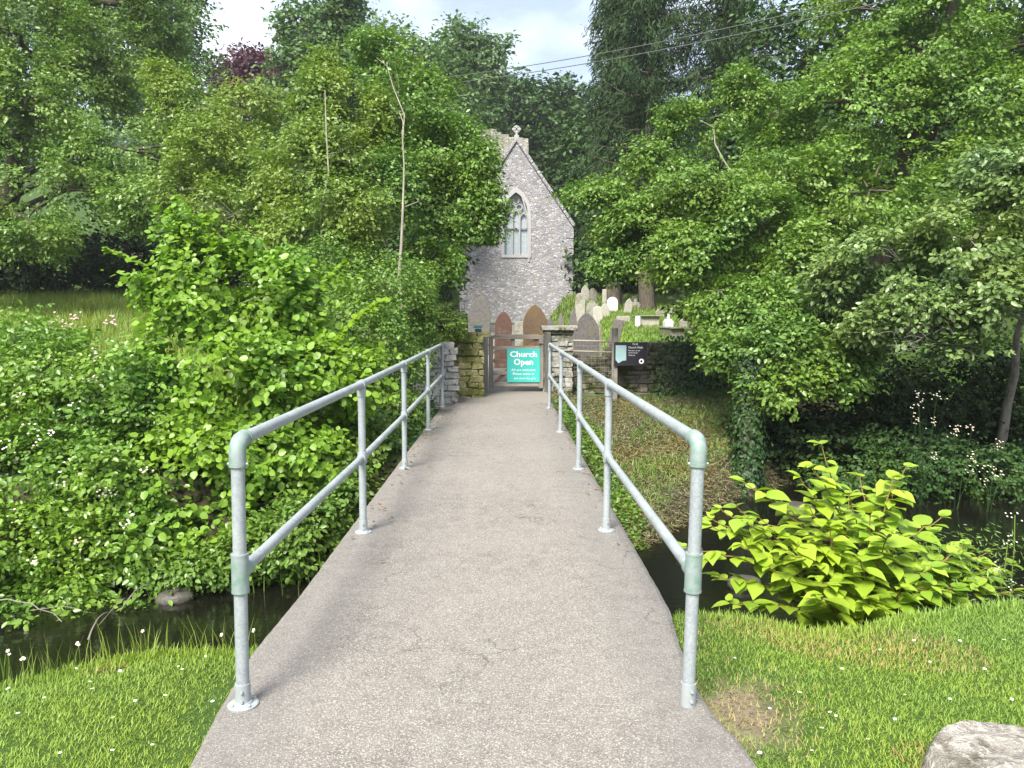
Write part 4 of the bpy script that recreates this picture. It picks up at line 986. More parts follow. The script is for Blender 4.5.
leaf_object('shoot_leaves', G_YEL, P, unit(np.array(N)), unit(np.array(D)), r.uniform(.06, .10, n), T_ROUND, r.uniform(.4, 1, n), hz)
tree('bramble_bush', 'low bramble thicket with white blossom overhanging the stream on the far left', 'bush', G_BRAM, BARK,
     [lobe(40, 380, 9.0, 70, 44), lobe(110, 400, 8.8, 70, 50), lobe(30, 460, 8.2, 70, 50), lobe(110, 480, 8.2, 70, 50), lobe(30, 540, 7.6, 70, 44), lobe(100, 550, 7.7, 70, 40), lobe(-60, 450, 8.5, 80, 100), lobe(150, 440, 8.6, 50, 50), lobe(70, 590, 7.4, 60, 20), lobe(160, 570, 7.8, 50, 26), lobe(10, 340, 9.8, 60, 30), lobe(40, 612, 7.0, 50, 12), lobe(150, 598, 7.3, 34, 12)],
     3900, 13, .12, .066, T_OVAL, base=(-5.0, 8.8), r0=.02, gap=.6, gf=2.6, twigs=200, seed=39, trunk=False, up=.6, ragged=.4)
bb = [o for o in bpy.data.objects if o.name == 'bramble_bush'][0]
r = np.random.default_rng(9)
def blossoms(parent, spots, mat, n_per, rad, size, name='blossom'):
    for (px, py, Y) in spots:
        P = []; N = []; D = []
        c = np.array(W(px, py, Y))
        for i in range(n_per):
            q = c + r.normal(size=3) * rad
            for k in range(5):
                a_ = k / 5 * 6.283; P.append(q); D.append((math.cos(a_), math.sin(a_) * .7, math.sin(a_) * .5)); N.append((.1, -.6, .8))
        P = np.array(P); leaf_object(name, mat, P, unit(np.array(N, float)), unit(np.array(D, float)), np.full(len(P), size), T_OVAL, r.uniform(0, 1, len(P)), parent, clear=False)
BLOS = leafmat('white_petals', (0.500, 0.470, 0.450), (0.720, 0.700, 0.660), 0.2, (1, 1, 1))
PINK = leafmat('pink_petals', (0.450, 0.260, 0.340), (0.620, 0.420, 0.500), 0.2, (1, .8, .9))
tag(bb)
sp_ = [(x, y, 7.25 + (560 - y) * 0.006) for x, y in ((30, 428), (52, 432), (38, 440), (95, 352), (75, 405), (100, 488), (110, 492), (60, 482), (12, 515), (8, 447), (112, 450), (62, 468), (145, 470), (78, 540), (35, 560), (95, 378), (20, 395), (130, 520))]
blossoms(bb, sp_, BLOS, 7, .035, .014)
fl = tag(bpy.data.objects.new('tall_wildflowers', None), 'clump of pink wildflowers rising above the brambles at the field edge', 'flowers'); COL.objects.link(fl)
fl.location = W(62, 322, 10.6)
blossoms(fl, [(58, 322, 10.5), (66, 325, 10.5), (50, 328, 10.6), (74, 318, 10.6), (112, 322, 11)], PINK, 12, .06, .02, 'petals')
mb = MB()
for q in range(12):
    x = W(random.uniform(48, 78), 322, 10.6); mb.tube(bend((x.x + random.uniform(-.1, .1), 10.6, tz(x.x, 10.6) - .1), (x.x, 10.55, x.z + random.uniform(-.1, .05)), 0, 4, .02), .004, 4)
mb.build('stems', G_MID, fl, recalc=False)

# --- right
def conifer(name, label, cx, Y, topy, basey, wpx, seed, tips=2600):
    r = np.random.default_rng(seed)
    b = W(cx, basey, Y); z0 = tz(b.x, Y); zt = W(cx, topy, Y).z; k = Y / F; root = empty(name, (b.x, Y, z0), label, 'tree', Z0)
    mb = MB(); mb.tube(bend((b.x, Y, z0 - .3), (b.x, Y, zt), 0, 8, .1), [.35 * (1 - .11 * i) for i in range(9)], 8)
    P = []; N = []; D = []; S = []; rn = []
    H = zt - z0; nb = 165
    for i in range(nb):
        t = 0.22 + 0.78 * (i / nb) ** 0.9; az = i * 2.4 + r.uniform(-.4, .4); ln = wpx * k * (1.05 - 0.75 * t) * r.uniform(.45, 1.15) + .4
        st = Vector((b.x, Y, z0 + H * t)); en = st + Vector((math.cos(az) * ln, math.sin(az) * ln, ln * r.uniform(-.05, .5)))
        pts = bend(st, en, -0.06 * ln, 8, .04); mb.tube(pts, [.05 * (1.1 - .12 * j_) for j_ in range(9)], 4, caps=False)
        tone = r.uniform(0, 1)
        for j_ in range(int(9 + 8 * ln)):
            u = r.uniform(.08, 1.02); f_ = u * 8; a_ = int(min(f_, 7)); p = pts[a_].lerp(pts[a_ + 1], f_ - a_)
            p = p + Vector((r.normal() * .16, r.normal() * .16, r.normal() * .08)); m = 9
            for q in range(m):   # drooping spray
                P.append(p + Vector((r.normal() * .07, r.normal() * .07, -q * .055))); D.append((r.normal() * .5 + math.cos(az) * .6, r.normal() * .5 + math.sin(az) * .6, -.9 + r.normal() * .3))
                N.append((r.normal(), r.normal(), r.normal() * .5 + .4)); S.append(.25 * r.uniform(.6, 1.3)); rn.append(tone * .6 + .4 * r.random())
    mb.build('trunk', BARK, root, smooth=True, recalc=False)
    leaf_object('crown', G_YEW, np.array([tuple(p) for p in P]), unit(np.array(N)), unit(np.array(D)), np.array(S), T_NARROW, np.array(rn), root)
conifer('cypress_tree', 'tall dark feathery conifer against the sky right of the wires', 648, 31, -90, 300, 62, 41)
conifer('cypress_tree', 'second tall dark conifer, further right, merging into the broadleaf crowns', 722, 30, -130, 300, 74, 42)
conifer('cypress_tree', 'small sparse conifer on the sky side, leftmost of the three dark conifers', 614, 33, -30, 300, 34, 43)
tree('leafy_tree', 'big yellow-green tree with clustered leaves filling the upper right', 'tree', G_BRIGHT, BARK,
     [lobe(860, 110, 17, 74, 60), lobe(930, 50, 17, 76, 60), lobe(800, 170, 16.5, 50, 46), lobe(990, 110, 16.5, 60, 60), lobe(880, 10, 18, 70, 50), lobe(870, 190, 16, 70, 50), lobe(960, 190, 16, 60, 50), lobe(780, 110, 18, 36, 36), lobe(1050, 40, 17, 60, 90), lobe(960, -50, 18, 100, 50)],
     6000, 16, .19, .090, T_OVAL, base=(8.2, 18), r0=.3, gap=.75, gf=1.4, twigs=120, group=Z0, seed=44, droop=.7)
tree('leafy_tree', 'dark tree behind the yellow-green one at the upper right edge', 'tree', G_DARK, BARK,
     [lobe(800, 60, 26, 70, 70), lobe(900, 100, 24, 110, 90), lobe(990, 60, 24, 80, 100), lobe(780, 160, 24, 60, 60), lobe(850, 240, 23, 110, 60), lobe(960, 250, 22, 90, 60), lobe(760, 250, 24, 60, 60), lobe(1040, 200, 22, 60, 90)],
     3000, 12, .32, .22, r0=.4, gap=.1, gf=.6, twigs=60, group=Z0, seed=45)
tree('sycamore', 'spreading tree whose lowest bough reaches left over the graveyard', 'tree', G_BRIGHT, GREYBARK,
     [lobe(600, 200, 15.5, 36, 20), lobe(640, 225, 15, 44, 30), lobe(700, 190, 14.5, 50, 26), lobe(690, 250, 14.2, 56, 34), lobe(760, 220, 14, 50, 36), lobe(720, 290, 13.5, 40, 32), lobe(800, 260, 13.5, 40, 44), lobe(650, 160, 15.5, 30, 18), lobe(700, 120, 16.5, 40, 24), lobe(770, 170, 15.5, 36, 22), lobe(770, 310, 13, 40, 30), lobe(750, 90, 17, 30, 26), lobe(622, 262, 15, 30, 18)],
     5600, 15, .15, .074, T_OVAL, base=(4.9, 14.2), top=W(750, 210, 14.5), r0=.08, gap=.75, gf=1.8, twigs=200, group=Z0, seed=46, droop=.5)
tree('alder_tree', 'greyish green tree leaning in from the right edge with a bare twig tangle', 'tree', G_GREY, GREYBARK,
     [lobe(900, 260, 11.5, 60, 34), lobe(970, 240, 11, 60, 44), lobe(1010, 300, 10.5, 50, 34), lobe(930, 310, 11, 54, 26), lobe(870, 320, 11.5, 34, 24), lobe(1040, 220, 11, 40, 80), lobe(850, 280, 12, 40, 30), lobe(1000, 180, 11.5, 44, 34), lobe(960, 345, 10.5, 50, 14)],
     3500, 13, .13, .085, T_OVAL, base=(8.6, 13.4), top=W(1040, 220, 11.5), r0=.10, gap=.7, gf=2.0, twigs=140, group=Z0, seed=47)
al = [o for o in bpy.data.objects if o.name == 'alder_tree'][0]
mb = MB()
for q in range(46):
    a_ = W(random.uniform(890, 960), random.uniform(322, 350), 10.6); b_ = a_ + Vector((random.uniform(-.45, .35), random.uniform(-.2, .2), random.uniform(-.15, .2)))
    mb.tube(bend(a_, b_, .03, 3, .02), .0035, 4, caps=False)
mb.build('bare_twigs', GREYBARK, al, recalc=False)
tree('laurel_bush', 'fresh green bush beside the ivy trunk, in front of the wall', 'bush', G_BRIGHT, BARK,
     [lobe(740, 350, 12.6, 36, 28), lobe(790, 345, 12.2, 46, 34), lobe(830, 375, 12, 36, 34), lobe(780, 390, 12, 46, 24), lobe(720, 330, 13, 24, 18), lobe(850, 340, 12.3, 30, 34)],
     2300, 12, .12, .078, T_OVAL, base=(4.3, 12.6), r0=.05, gap=.35, gf=2.2, twigs=80, seed=48, trunk=False)
tree('shaded_bush', 'dark bush in the deep shade behind the knotweed, right of the ivy trunk', 'bush', G_SHADE, BARK,
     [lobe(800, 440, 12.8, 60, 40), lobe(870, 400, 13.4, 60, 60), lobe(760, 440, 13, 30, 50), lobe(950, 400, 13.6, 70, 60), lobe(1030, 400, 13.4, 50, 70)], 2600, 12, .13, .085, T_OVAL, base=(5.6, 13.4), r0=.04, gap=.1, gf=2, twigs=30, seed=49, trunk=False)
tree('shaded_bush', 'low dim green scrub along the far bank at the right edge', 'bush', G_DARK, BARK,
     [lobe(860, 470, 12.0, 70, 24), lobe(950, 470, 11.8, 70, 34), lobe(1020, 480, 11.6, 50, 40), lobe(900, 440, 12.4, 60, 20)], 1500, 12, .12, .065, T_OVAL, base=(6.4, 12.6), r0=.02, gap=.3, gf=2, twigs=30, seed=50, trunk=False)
tree('woodland_tree', 'dark backing tree in the gloom beyond the churchyard wall at right', 'tree', G_SHADE, BARK,
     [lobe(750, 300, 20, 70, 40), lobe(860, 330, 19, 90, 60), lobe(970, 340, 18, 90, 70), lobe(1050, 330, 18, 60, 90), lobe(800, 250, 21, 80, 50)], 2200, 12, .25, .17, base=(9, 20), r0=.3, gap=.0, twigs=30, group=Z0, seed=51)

# ivy: on the wall and on an old trunk
def ivy_on(name, label, cat, pts_n, seed, parent=None, size=.06):
    r = np.random.default_rng(seed); P, N = pts_n
    n = len(P); D = unit(r.normal(size=(n, 3)) * .5 + np.array([0, 0, -.8])); N = unit(N + r.normal(size=(n, 3)) * .35)
    o = leaf_object(name, G_IVY, P, N, D, size * r.uniform(.6, 1.3, n), T_OVAL, r.uniform(0, 1, n), parent)
    return tag(o, label, cat) if label else o
r = np.random.default_rng(5)
n = 9000; x = r.uniform(3.0, 9.4, n); keepx = r.random(n) < sst(2.9, 4.2, x); x = x[keepx]; n = len(x)
yw = 16.45 + (x - 2.28) / 7.22 * 0.65 - 0.23 - np.abs(r.normal(size=n)) * .06; z = terrain(x, yw - .3) - .05 + r.random(n) * 1.45
P = np.stack([x, yw, np.minimum(z, 1.1 + .1 * r.normal(size=n))], -1); N = np.tile([0, -1, .5], (n, 1)).astype(float)
ivy_on('ivy', 'ivy covering the dark right part of the churchyard wall', 'ivy', (P, N), 6, size=.085)
bx = W(745, 470, 11.6); tb = (bx.x, 11.6, tz(bx.x, 11.6)); old = empty('ivy_clad_trunk', tb, 'old leaning trunk wrapped in dark ivy at the end of the wall', 'tree trunk')
tr = bend((tb[0], 11.6, tb[2] - .2), W(752, 350, 12.2), 0, 6, .04)
mb = MB(); mb.tube(tr, [.17, .15, .13, .12, .11, .10, .08], 10); mb.build('trunk', BARK, old, smooth=True)
n = 3800; t = r.random(n) * 6; i = np.minimum(t.astype(int), 5); TR = np.array([tuple(p) for p in tr]); c = TR[i] + (TR[i + 1] - TR[i]) * (t - i)[:, None]
a_ = r.uniform(0, 6.283, n); d = np.stack([np.cos(a_), np.sin(a_), 0 * a_], -1); P = c + d * (0.16 + np.abs(r.normal(size=n)) * .07)[:, None]
ivy_on('ivy', None, None, (P, d + np.array([0, 0, .4])), 8, old, .065)

# ------------------------------------------------------------------ ground cover
def scatter(r, n, x0, x1, y0, y1, mask=None):
    x = r.uniform(x0, x1, n); y = r.uniform(y0, y1, n)
    if mask is not None: k = mask(x, y); x, y = x[k], y[k]
    return x, y
def blades(name, mat, x, y, h, wd, lean, label, cat, seed, kind='stuff', extra=0.0, clear=False):
    r = np.random.default_rng(seed); n = len(x); z = terrain(x, y) - 0.004 + extra; a = r.uniform(0, 6.283, n)
    d = np.stack([np.cos(a), np.sin(a)], -1); s = np.stack([-d[:, 1], d[:, 0]], -1)
    h = h * r.uniform(.5, 1.4, n); l = lean * h * r.uniform(.2, 1.6, n); wd = wd * r.uniform(.7, 1.3, n)
    B = np.stack([x, y, z], -1)
    def off(k, hh, ll): return B + np.concatenate([s * (k * wd / 2)[:, None] + d * (ll * l)[:, None], (hh * h)[:, None]], 1)
    o1 = np.ones(n)
    V = np.stack([off(-o1, 0, 0), off(o1, 0, 0), off(.8 * o1, .55, .35), off(-.8 * o1, .55, .35), off(0 * o1, 1, 1)], 1).reshape(-1, 3)
    b = (np.arange(n) * 5)[:, None]; Q = np.concatenate([b + np.array([[0, 1, 2]]), b + np.array([[0, 2, 3]]), b + np.array([[3, 2, 4]])], 0)
    rn = np.clip(.5 + .3 * pnoise(B, 2.2, seed) + .2 * r.normal(size=n), 0, 1)
    me = bpy.data.meshes.new(name); np_mesh(me, V, Q, True, np.tile(rn, 3)); o = link(name, me, mat)
    return tag(o, label, cat, kind=kind)
LAWN = leafmat('lawn_blades', (0.135, 0.250, 0.032), (0.300, 0.430, 0.088), 0.35)
DRYG = leafmat('dry_blades', (0.200, 0.170, 0.070), (0.340, 0.290, 0.150), 0.25, (1, 1, .8))
FIELD = leafmat('field_grass_blades', (0.130, 0.215, 0.035), (0.280, 0.370, 0.090), 0.35)
def nl(x): return np.interp(x, NEAR[:, 0], NEAR[:, 1])
def dL(y): return np.interp(y, ysl, nL)
def dR(y): return np.interp(y, ysl, nR)
def lawn_mask(x, y):
    P = np.stack([x, y, 0 * x], -1); w_ = 0.02 * pnoise(P, 9, 4)
    return (y < nl(x) + .12) & ((x < dL(y) + .01 + w_) | (x > dR(y) - .012 + w_))
def dry(x, y):      # worn soil beside the right post
    return np.exp(-(((x - 1.0) / .24) ** 2 + ((y - 3.0) / .30) ** 2)) + .7 * np.exp(-(((x + 1.2) / .09) ** 2 + ((y - 3.05) / .4) ** 2)) + .5 * np.exp(-(((x - .95) / .1) ** 2 + ((y - 3.9) / .35) ** 2))
r = np.random.default_rng(12)
x, y = scatter(r, 640000, -3.6, 5.8, 1.7, 5.2, lawn_mask)
k = r.random(len(x)) > dry(x, y) * 1.1; x, y = x[k], y[k]
k = r.random(len(x)) < .90; yellow = (pnoise(np.stack([x, y, 0 * x], -1), 3.1, 8) > .35) & (r.random(len(x)) < .22)
blades('grass', LAWN, x[~yellow], y[~yellow], .017, .0030, 1.1, 'short bright lawn grass on the near bank', 'grass', 13)
blades('dry_grass', DRYG, x[yellow], y[yellow], .024, .004, .9, 'straw-coloured dead blades scattered through the near lawn', 'grass', 14)
x, y = scatter(r, 5200, .72, 1.35, 2.5, 4.1, lawn_mask); k = r.random(len(x)) < dry(x, y) * .9
blades('dead_grass', DRYG, x[k], y[k], .018, .005, 1.3, 'worn dead grass around the foot of the right near post', 'grass', 15)
# taller fringe along the edge of the near bank
r = np.random.default_rng(22)
x = r.uniform(-3.4, 4.2, 15000); y = nl(x) + r.normal(size=len(x)) * .07 + .02; k = (x < -1.2) | (x > .9); x, y = x[k], y[k]
blades('bank_grass', LAWN, x, y, .040, .0045, .6, 'longer grass fringe hanging over the edge of the near bank', 'grass', 16)
x = r.uniform(-2.6, -1.25, 260); y = nl(x) + r.normal(size=len(x)) * .05 
blades('seeding_grass', FIELD, x, y, .15, .003, .4, 'tall seeding grass stalks at the left stream edge', 'grass', 17)
# mown churchyard grass blades give the sheet a broken surface
YARD = leafmat('yard_grass_blades', (0.085, 0.150, 0.030), (0.190, 0.280, 0.070), 0.3)
x, y = scatter(r, 30000, 2.3, 7.4, 16.9, 30)
blades('churchyard_grass', YARD, x, y, .09, .02, .5, 'bright mown grass among the gravestones', 'grass', 18, extra=.03)
# cut vegetation on the low bank right of the bridge
CUT = leafmat('cut_stems', (0.11, 0.105, 0.058), (0.31, 0.28, 0.175), 0.15, (1, 1, .8))
x, y = scatter(r, 110000, .92, 6.5, 8.0, 16.2, lambda x, y: (y > np.interp(x, FAR[:, 0], FAR[:, 1]) + .25) & (x < 3.5 + (y - 9) * .5))
n = len(x); P = np.stack([x, y, terrain(x, y) + .01 + np.abs(r.normal(size=n)) * .025], -1)
D = unit(np.stack([r.normal(size=n), r.normal(size=n), r.normal(size=n) * .25], -1)); N = unit(np.stack([r.normal(size=n) * .3, r.normal(size=n) * .3, np.ones(n)], -1))
o = leaf_object('cut_stalks', CUT, P, N, D, r.uniform(.04, .13, n), T_THIN, r.uniform(0, 1, n)); tag(o, 'brownish cut stalks lying on the low bank right of the bridge', 'cut stalks', kind='stuff')
k = r.random(n) < .18
blades('regrowth', G_MID, x[k], y[k], .07, .012, .8, 'green regrowth sprouting through the cut stalks', 'grass', 19)
k = (pnoise(P, 1.7, 31) > .1) & (r.random(n) < .2)
blades('regrowth_clumps', G_BRIGHT, x[k], y[k], .10, .016, .8, 'brighter weedy clumps on the low bank right of the bridge', 'weeds', 20)
# green weeds right against the bridge side
x, y = scatter(r, 9000, .9, 1.7, 7.9, 13.5); n = len(x); P = np.stack([x, y, terrain(x, y) + r.random(n) * .22 * np.exp(-(x - .9) * 1.5)], -1)
D = unit(r.normal(size=(n, 3)) * .8 + np.array([0, 0, .3])); N = unit(r.normal(size=(n, 3)) * .5 + np.array([0, 0, 1]))
tag(leaf_object('weeds', G_MID, P, N, D, r.uniform(.04, .08, n), T_OVAL, r.uniform(0, 1, n)), 'leafy weeds growing along the right side of the bridge', 'weeds', kind='stuff')
# field behind the brambles
x, y = scatter(r, 90000, -20, -3.2, 10.5, 27, lambda x, y: x < -1.5 - y * .18)
blades('field_grass', FIELD, x, y, .42, .022, .5, 'tall pale grass of the rough field under the corner tree', 'grass', 21)
# leafy cover on both banks
def bank_mask(x, y):
    yf = np.interp(x, FAR[:, 0], FAR[:, 1]); return (y > yf + .1) & (((x < -1.15) & (x > -1.15 - y)) | ((x > 3.5 + (y - 9) * .5) & (y < 16.2) & (x > 2.6)))
x, y = scatter(r, 60000, -9, 12, 7.2, 16.2, bank_mask); n = len(x); P = np.stack([x, y, terrain(x, y) + r.random(n) ** 2 * .28], -1)
D = unit(r.normal(size=(n, 3)) * .8); N = unit(r.normal(size=(n, 3)) * .5 + np.array([0, -.3, 1]))
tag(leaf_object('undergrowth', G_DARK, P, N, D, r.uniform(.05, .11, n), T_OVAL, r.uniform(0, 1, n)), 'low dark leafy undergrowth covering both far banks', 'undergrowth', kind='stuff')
x, y = scatter(r, 60000, -3.2, 14, 16.8, 48, lambda x, y: ((x > 7.5) | (x < -1.8) | (y > 30)) & (np.abs(x + .1) > 1.3)); 
k = ~((x > CX - HWD - .1) & (x < CX + HWD + .1) & (y > CY - .1)); x, y = x[k], y[k]
blades('rough_grass', YARD, x, y, .22, .03, .6, 'rough uncut grass at the back of the churchyard', 'grass', 24)
# reeds and stems hanging at the bridge side, left
x = r.uniform(-2.6, -1.3, 130); y = 7.9 + r.normal(size=130) * .2 
blades('reeds', G_MID, x, y, .55, .012, .35, 'thin reeds at the water edge under the left handrail', 'reeds', 25)
# white flowered plants under the trees, right
r = np.random.default_rng(61)
for i, (px, py, Y, lab) in enumerate(((925, 410, 10.9, 'white-flowered umbel plant in the shade, the one furthest left'), (955, 440, 10.7, 'white-flowered umbel plant in the shade, middle one of three'), (990, 455, 10.5, 'white-flowered umbel plant in the shade nearest the right edge'))):
    b_ = W(px, py, Y); e = empty('hemlock', (b_.x, Y, tz(b_.x, Y)), lab, 'wildflower', 'white umbel plants on the far right bank'); mb = MB(); spots = []
    for q in range(5):
        pp = (px + random.uniform(-24, 24), py + random.uniform(-16, 26)); t_ = W(pp[0], pp[1], Y); mb.tube(bend((b_.x + random.uniform(-.05, .05), Y, tz(b_.x, Y)), t_, 0, 4, .02), .003, 4); spots.append((*pp, Y - .01))
    mb.build('stem', G_IVY, e, recalc=False); blossoms(e, spots, BLOS, 9, .045, .013, 'umbel')
b_ = W(968, 598, 4.5)
e = empty('hogweed', (b_.x, 4.5, tz(b_.x, 4.3)), 'pale-flowered weeds between the knotweed and the right lawn edge', 'wildflower'); mb = MB(); spots = []
for pp in ((955, 602), (968, 610), (975, 600), (985, 592), (1000, 570), (1008, 540), (1012, 585), (1015, 515), (945, 612), (1020, 600)):
    t_ = W(pp[0], pp[1], 4.5); mb.tube(bend((t_.x + random.uniform(-.06, .06), 4.5, tz(t_.x, 4.3) - .2), t_, 0, 4, .01), .0035, 4); spots.append((*pp, 4.49))
mb.build('stem', FIELD, e, recalc=False); blossoms(e, spots, BLOS, 7, .022, .007, 'umbel')
n = 900; P = np.stack([b_.x + r.normal(size=n) * .22 + .05, 4.45 + r.normal(size=n) * .12, r.uniform(-.35, .30, n)], -1)
leaf_object('foliage', G_MID, P, unit(r.normal(size=(n, 3)) * .6 + np.array([0, -.2, 1])), unit(r.normal(size=(n, 3))), r.uniform(.025, .05, n), T_NARROW, r.uniform(0, 1, n), e)

# ------------------------------------------------------------------ knotweed clump
KNOT = leafmat('knotweed_leaf', (0.12, 0.27, 0.022), (0.42, 0.56, 0.075), 0.40, (1.0, 1.0, 0.35), rough=0.38, spec=0.5)
KSTEM = Mat('knotweed_stem', 0.5, 0.3); KSTEM.color(KSTEM.mix(KSTEM.noise(8, 3), (0.15, 0.16, 0.03), (0.22, 0.11, 0.05)))
r = np.random.default_rng(71); random.seed(71)
kb = W(862, 612, 4.6); kb = Vector((kb.x, 4.6, -0.5))
kn = empty('knotweed', kb, 'bright yellow-green broad-leaved knotweed on the stream edge, right of the bridge', 'plant')
targets = [(822, 448, 4.7), (800, 480, 4.6), (905, 470, 4.7), (893, 490, 4.6), (745, 484, 4.8), (722, 512, 4.7), (712, 528, 4.6), (760, 520, 4.5), (940, 520, 4.7), (962, 548, 4.6), (1000, 575, 4.5), (1006, 566, 4.6), (985, 555, 4.7), (850, 500, 4.5),
           (870, 520, 4.4), (830, 530, 4.35), (790, 540, 4.4), (770, 570, 4.4), (720, 578, 4.5), (900, 540, 4.4), (930, 570, 4.4), (860, 560, 4.25), (820, 580, 4.25), (900, 590, 4.3), (870, 600, 4.2), (780, 500, 4.9), (860, 480, 4.9), (930, 535, 4.9), (950, 590, 4.4), (810, 510, 4.5), (755, 550, 4.7)]
P = []; N = []; D = []; S = []; mb = MB()
for (px, py, Y) in targets + [(a + random.uniform(-26, 26), b + random.uniform(6, 30), c + random.uniform(-.15, .25)) for a, b, c in targets if b < 585]:
    tip = W(px, py, Y); b0 = kb + Vector((random.uniform(-.16, .16), random.uniform(-.12, .12), 0))
    ctrl = b0.lerp(tip, .5) + Vector((0, 0, .22 * (tip - b0).length * (1 if abs(tip.x - b0.x) > .3 else .3)))
    ctrl.x = b0.x + (tip.x - b0.x) * .38
    m = 16; pts = []
    for i in range(m + 1):
        t = i / m; p = b0 * (1 - t) ** 2 + ctrl * 2 * t * (1 - t) + tip * t * t
        if i > 4: p = p + Vector((0, 0, .008 * (-1) ** i))
        pts.append(p)
    mb.tube(pts, [.0075 * (1 - .75 * i / m) + .001 for i in range(m + 1)], 6)
    ax = (tip - pts[8]).normalized(); side = ax.cross(Vector((0, 0, 1))).normalized()
    for i in range(5, m + 1):
        sgn = 1 if i % 2 else -1; p = pts[i]
        dirs = [ax * .55 + side * sgn + Vector((0, 0, random.uniform(-.1, .2)))]
        if i % 3 == 0 or i > 11: dirs.append(Vector((random.uniform(-1, 1), random.uniform(-1, .2), random.uniform(-.1, .15))))
        if i == m: dirs = [ax + side * .4, ax - side * .3 + Vector((0, 0, .3)), ax * .4 + Vector((0, 0, .8))]
        for d_ in dirs:
            sz = random.uniform(.075, .16) * (1.0 if i < m - 1 else .6)
            q = p + d_.normalized() * .02; mb.tube([p, q], .0016, 4, caps=False)
            P.append(q); D.append(tuple(d_)); N.append((random.gauss(0, .22), -.06 + random.gauss(0, .22), 1)); S.append(sz)
mb.build('stems', KSTEM.m, kn, smooth=True, recalc=False)
P = np.array([tuple(p) for p in P]); leaf_object('foliage', KNOT, P, unit(np.array(N)), unit(np.array(D)), np.array(S), T_BIG, r.uniform(0, 1, len(P)), kn)

# ------------------------------------------------------------------ rocks, daisies, small things
def rockmesh(r_, scale, seed, sub=4, amp=.22):
    bm = bmesh.new(); bmesh.ops.create_icosphere(bm, subdivisions=sub, radius=1)
    P = np.array([v.co[:] for v in bm.verts]); n = pnoise(P, 1.5, seed) * amp + pnoise(P, 4.2, seed + 1) * amp * .38 + pnoise(P, 13, seed + 2) * amp * .16
    Pn = P * (1 + n)[:, None]; Pn[:, 2] = np.clip(Pn[:, 2], -.6, .62 + .10 * pnoise(P, 5, seed + 3)) ; Pn = Pn * np.array(scale) * r_
    for v, c in zip(bm.verts, Pn): v.co = c
    me = bpy.data.meshes.new('rock'); bm.to_mesh(me); bm.free(); me.polygons.foreach_set('use_smooth', [True] * len(me.polygons)); return me
M = Mat('lichened_limestone', 0.9, 0.15); n1 = M.noise(9, 6, .7); n2 = M.noise(34, 5, .7); n3 = M.noise(4.2, 4)
c = M.mix(M.ramp(n1, [(.38, (0, 0, 0)), (.62, (1, 1, 1))]), (0.15, 0.13, 0.10), (0.50, 0.47, 0.42)); c = M.mix(M.ramp(n2, [(.52, (0, 0, 0)), (.64, (.8, .8, .8))]), c, (0.68, 0.63, 0.58))
c = M.mix(M.ramp(n3, [(.55, (0, 0, 0)), (.68, (.7, .7, .7))]), c, (0.10, 0.09, 0.05)); M.color(c); M.bump(n2, 1.0, 0.05)
p = W(990, 762, 2.42); me = rockmesh(.24, (1.05, .8, .72), 5, 5)
o = link('boulder', me, M.m); o.location = (p.x + .03, 2.42, .03); o.rotation_euler = (0, 0, .4); tag(o, 'pale lichen-blotched boulder on the lawn in the lower right corner', 'boulder')
M2 = Mat('wet_stone', 0.5, 0.4); M2.color(M2.mix(M2.noise(12, 5), (0.03, 0.028, 0.022), (0.10, 0.095, 0.075))); M2.bump(M2.noise(30, 4), .5, .02)
for i, (px, py, Y, rr, lab) in enumerate(((175, 597, 7.3, .16, 'flat pale stone at the foot of the far left bank'), (121, 648, 4.3, .09, 'round grey stone in the water just beyond the left lawn'), 
                                           (785, 618, 4.35, .08, 'grey pebble stone below the knotweed on the near bank'), (690, 575, 8.6, .16, 'dark stone in the stream beside the right side of the bridge'), (800, 505, 10.6, .2, 'large wet stone at the far right bank behind the knotweed'), (745, 560, 7.6, .15, 'dark stone in midstream seen left of the knotweed'))):
    p = W(px, py, Y); z = max(tz(p.x, Y), WATER_Z) + rr * .15; me = rockmesh(rr, (1.2, .9, .6), 20 + i, 3)
    o = link('rock', me, M2.m); o.location = (p.x, Y, z); o.rotation_euler = (0, 0, i * 1.3); tag(o, lab, 'rock', 'rocks in the stream')
# dry sticks at the stream edge
for i, (a_, b_, lab) in enumerate((((0, 600, 7.0), (62, 622, 6.6), 'bare bleached stick under the brambles at the left edge'), ((88, 640, 6.2), (108, 612, 6.5), 'curved dead stick lying in the stream left of the bridge'), ((150, 585, 7.2), (120, 612, 6.8), 'forked grey twig hanging from the brambles'), ((262, 470, 9.3), (282, 505, 8.7), 'broken dry stem leaning in the hazel shade'))):
    mb = MB(); A = W(*a_); B = W(*b_); mb.tube(bend(A, B, .06, 6, .02), [.007, .0065, .006, .005, .005, .004, .003], 6); mb.tube(bend(A.lerp(B, .5), B + Vector((.12, .05, .10)), .02, 4, .01), .003, 5)
    tag(mb.build('stick', GREYBARK, recalc=False), lab, 'stick', 'dead sticks by the stream')
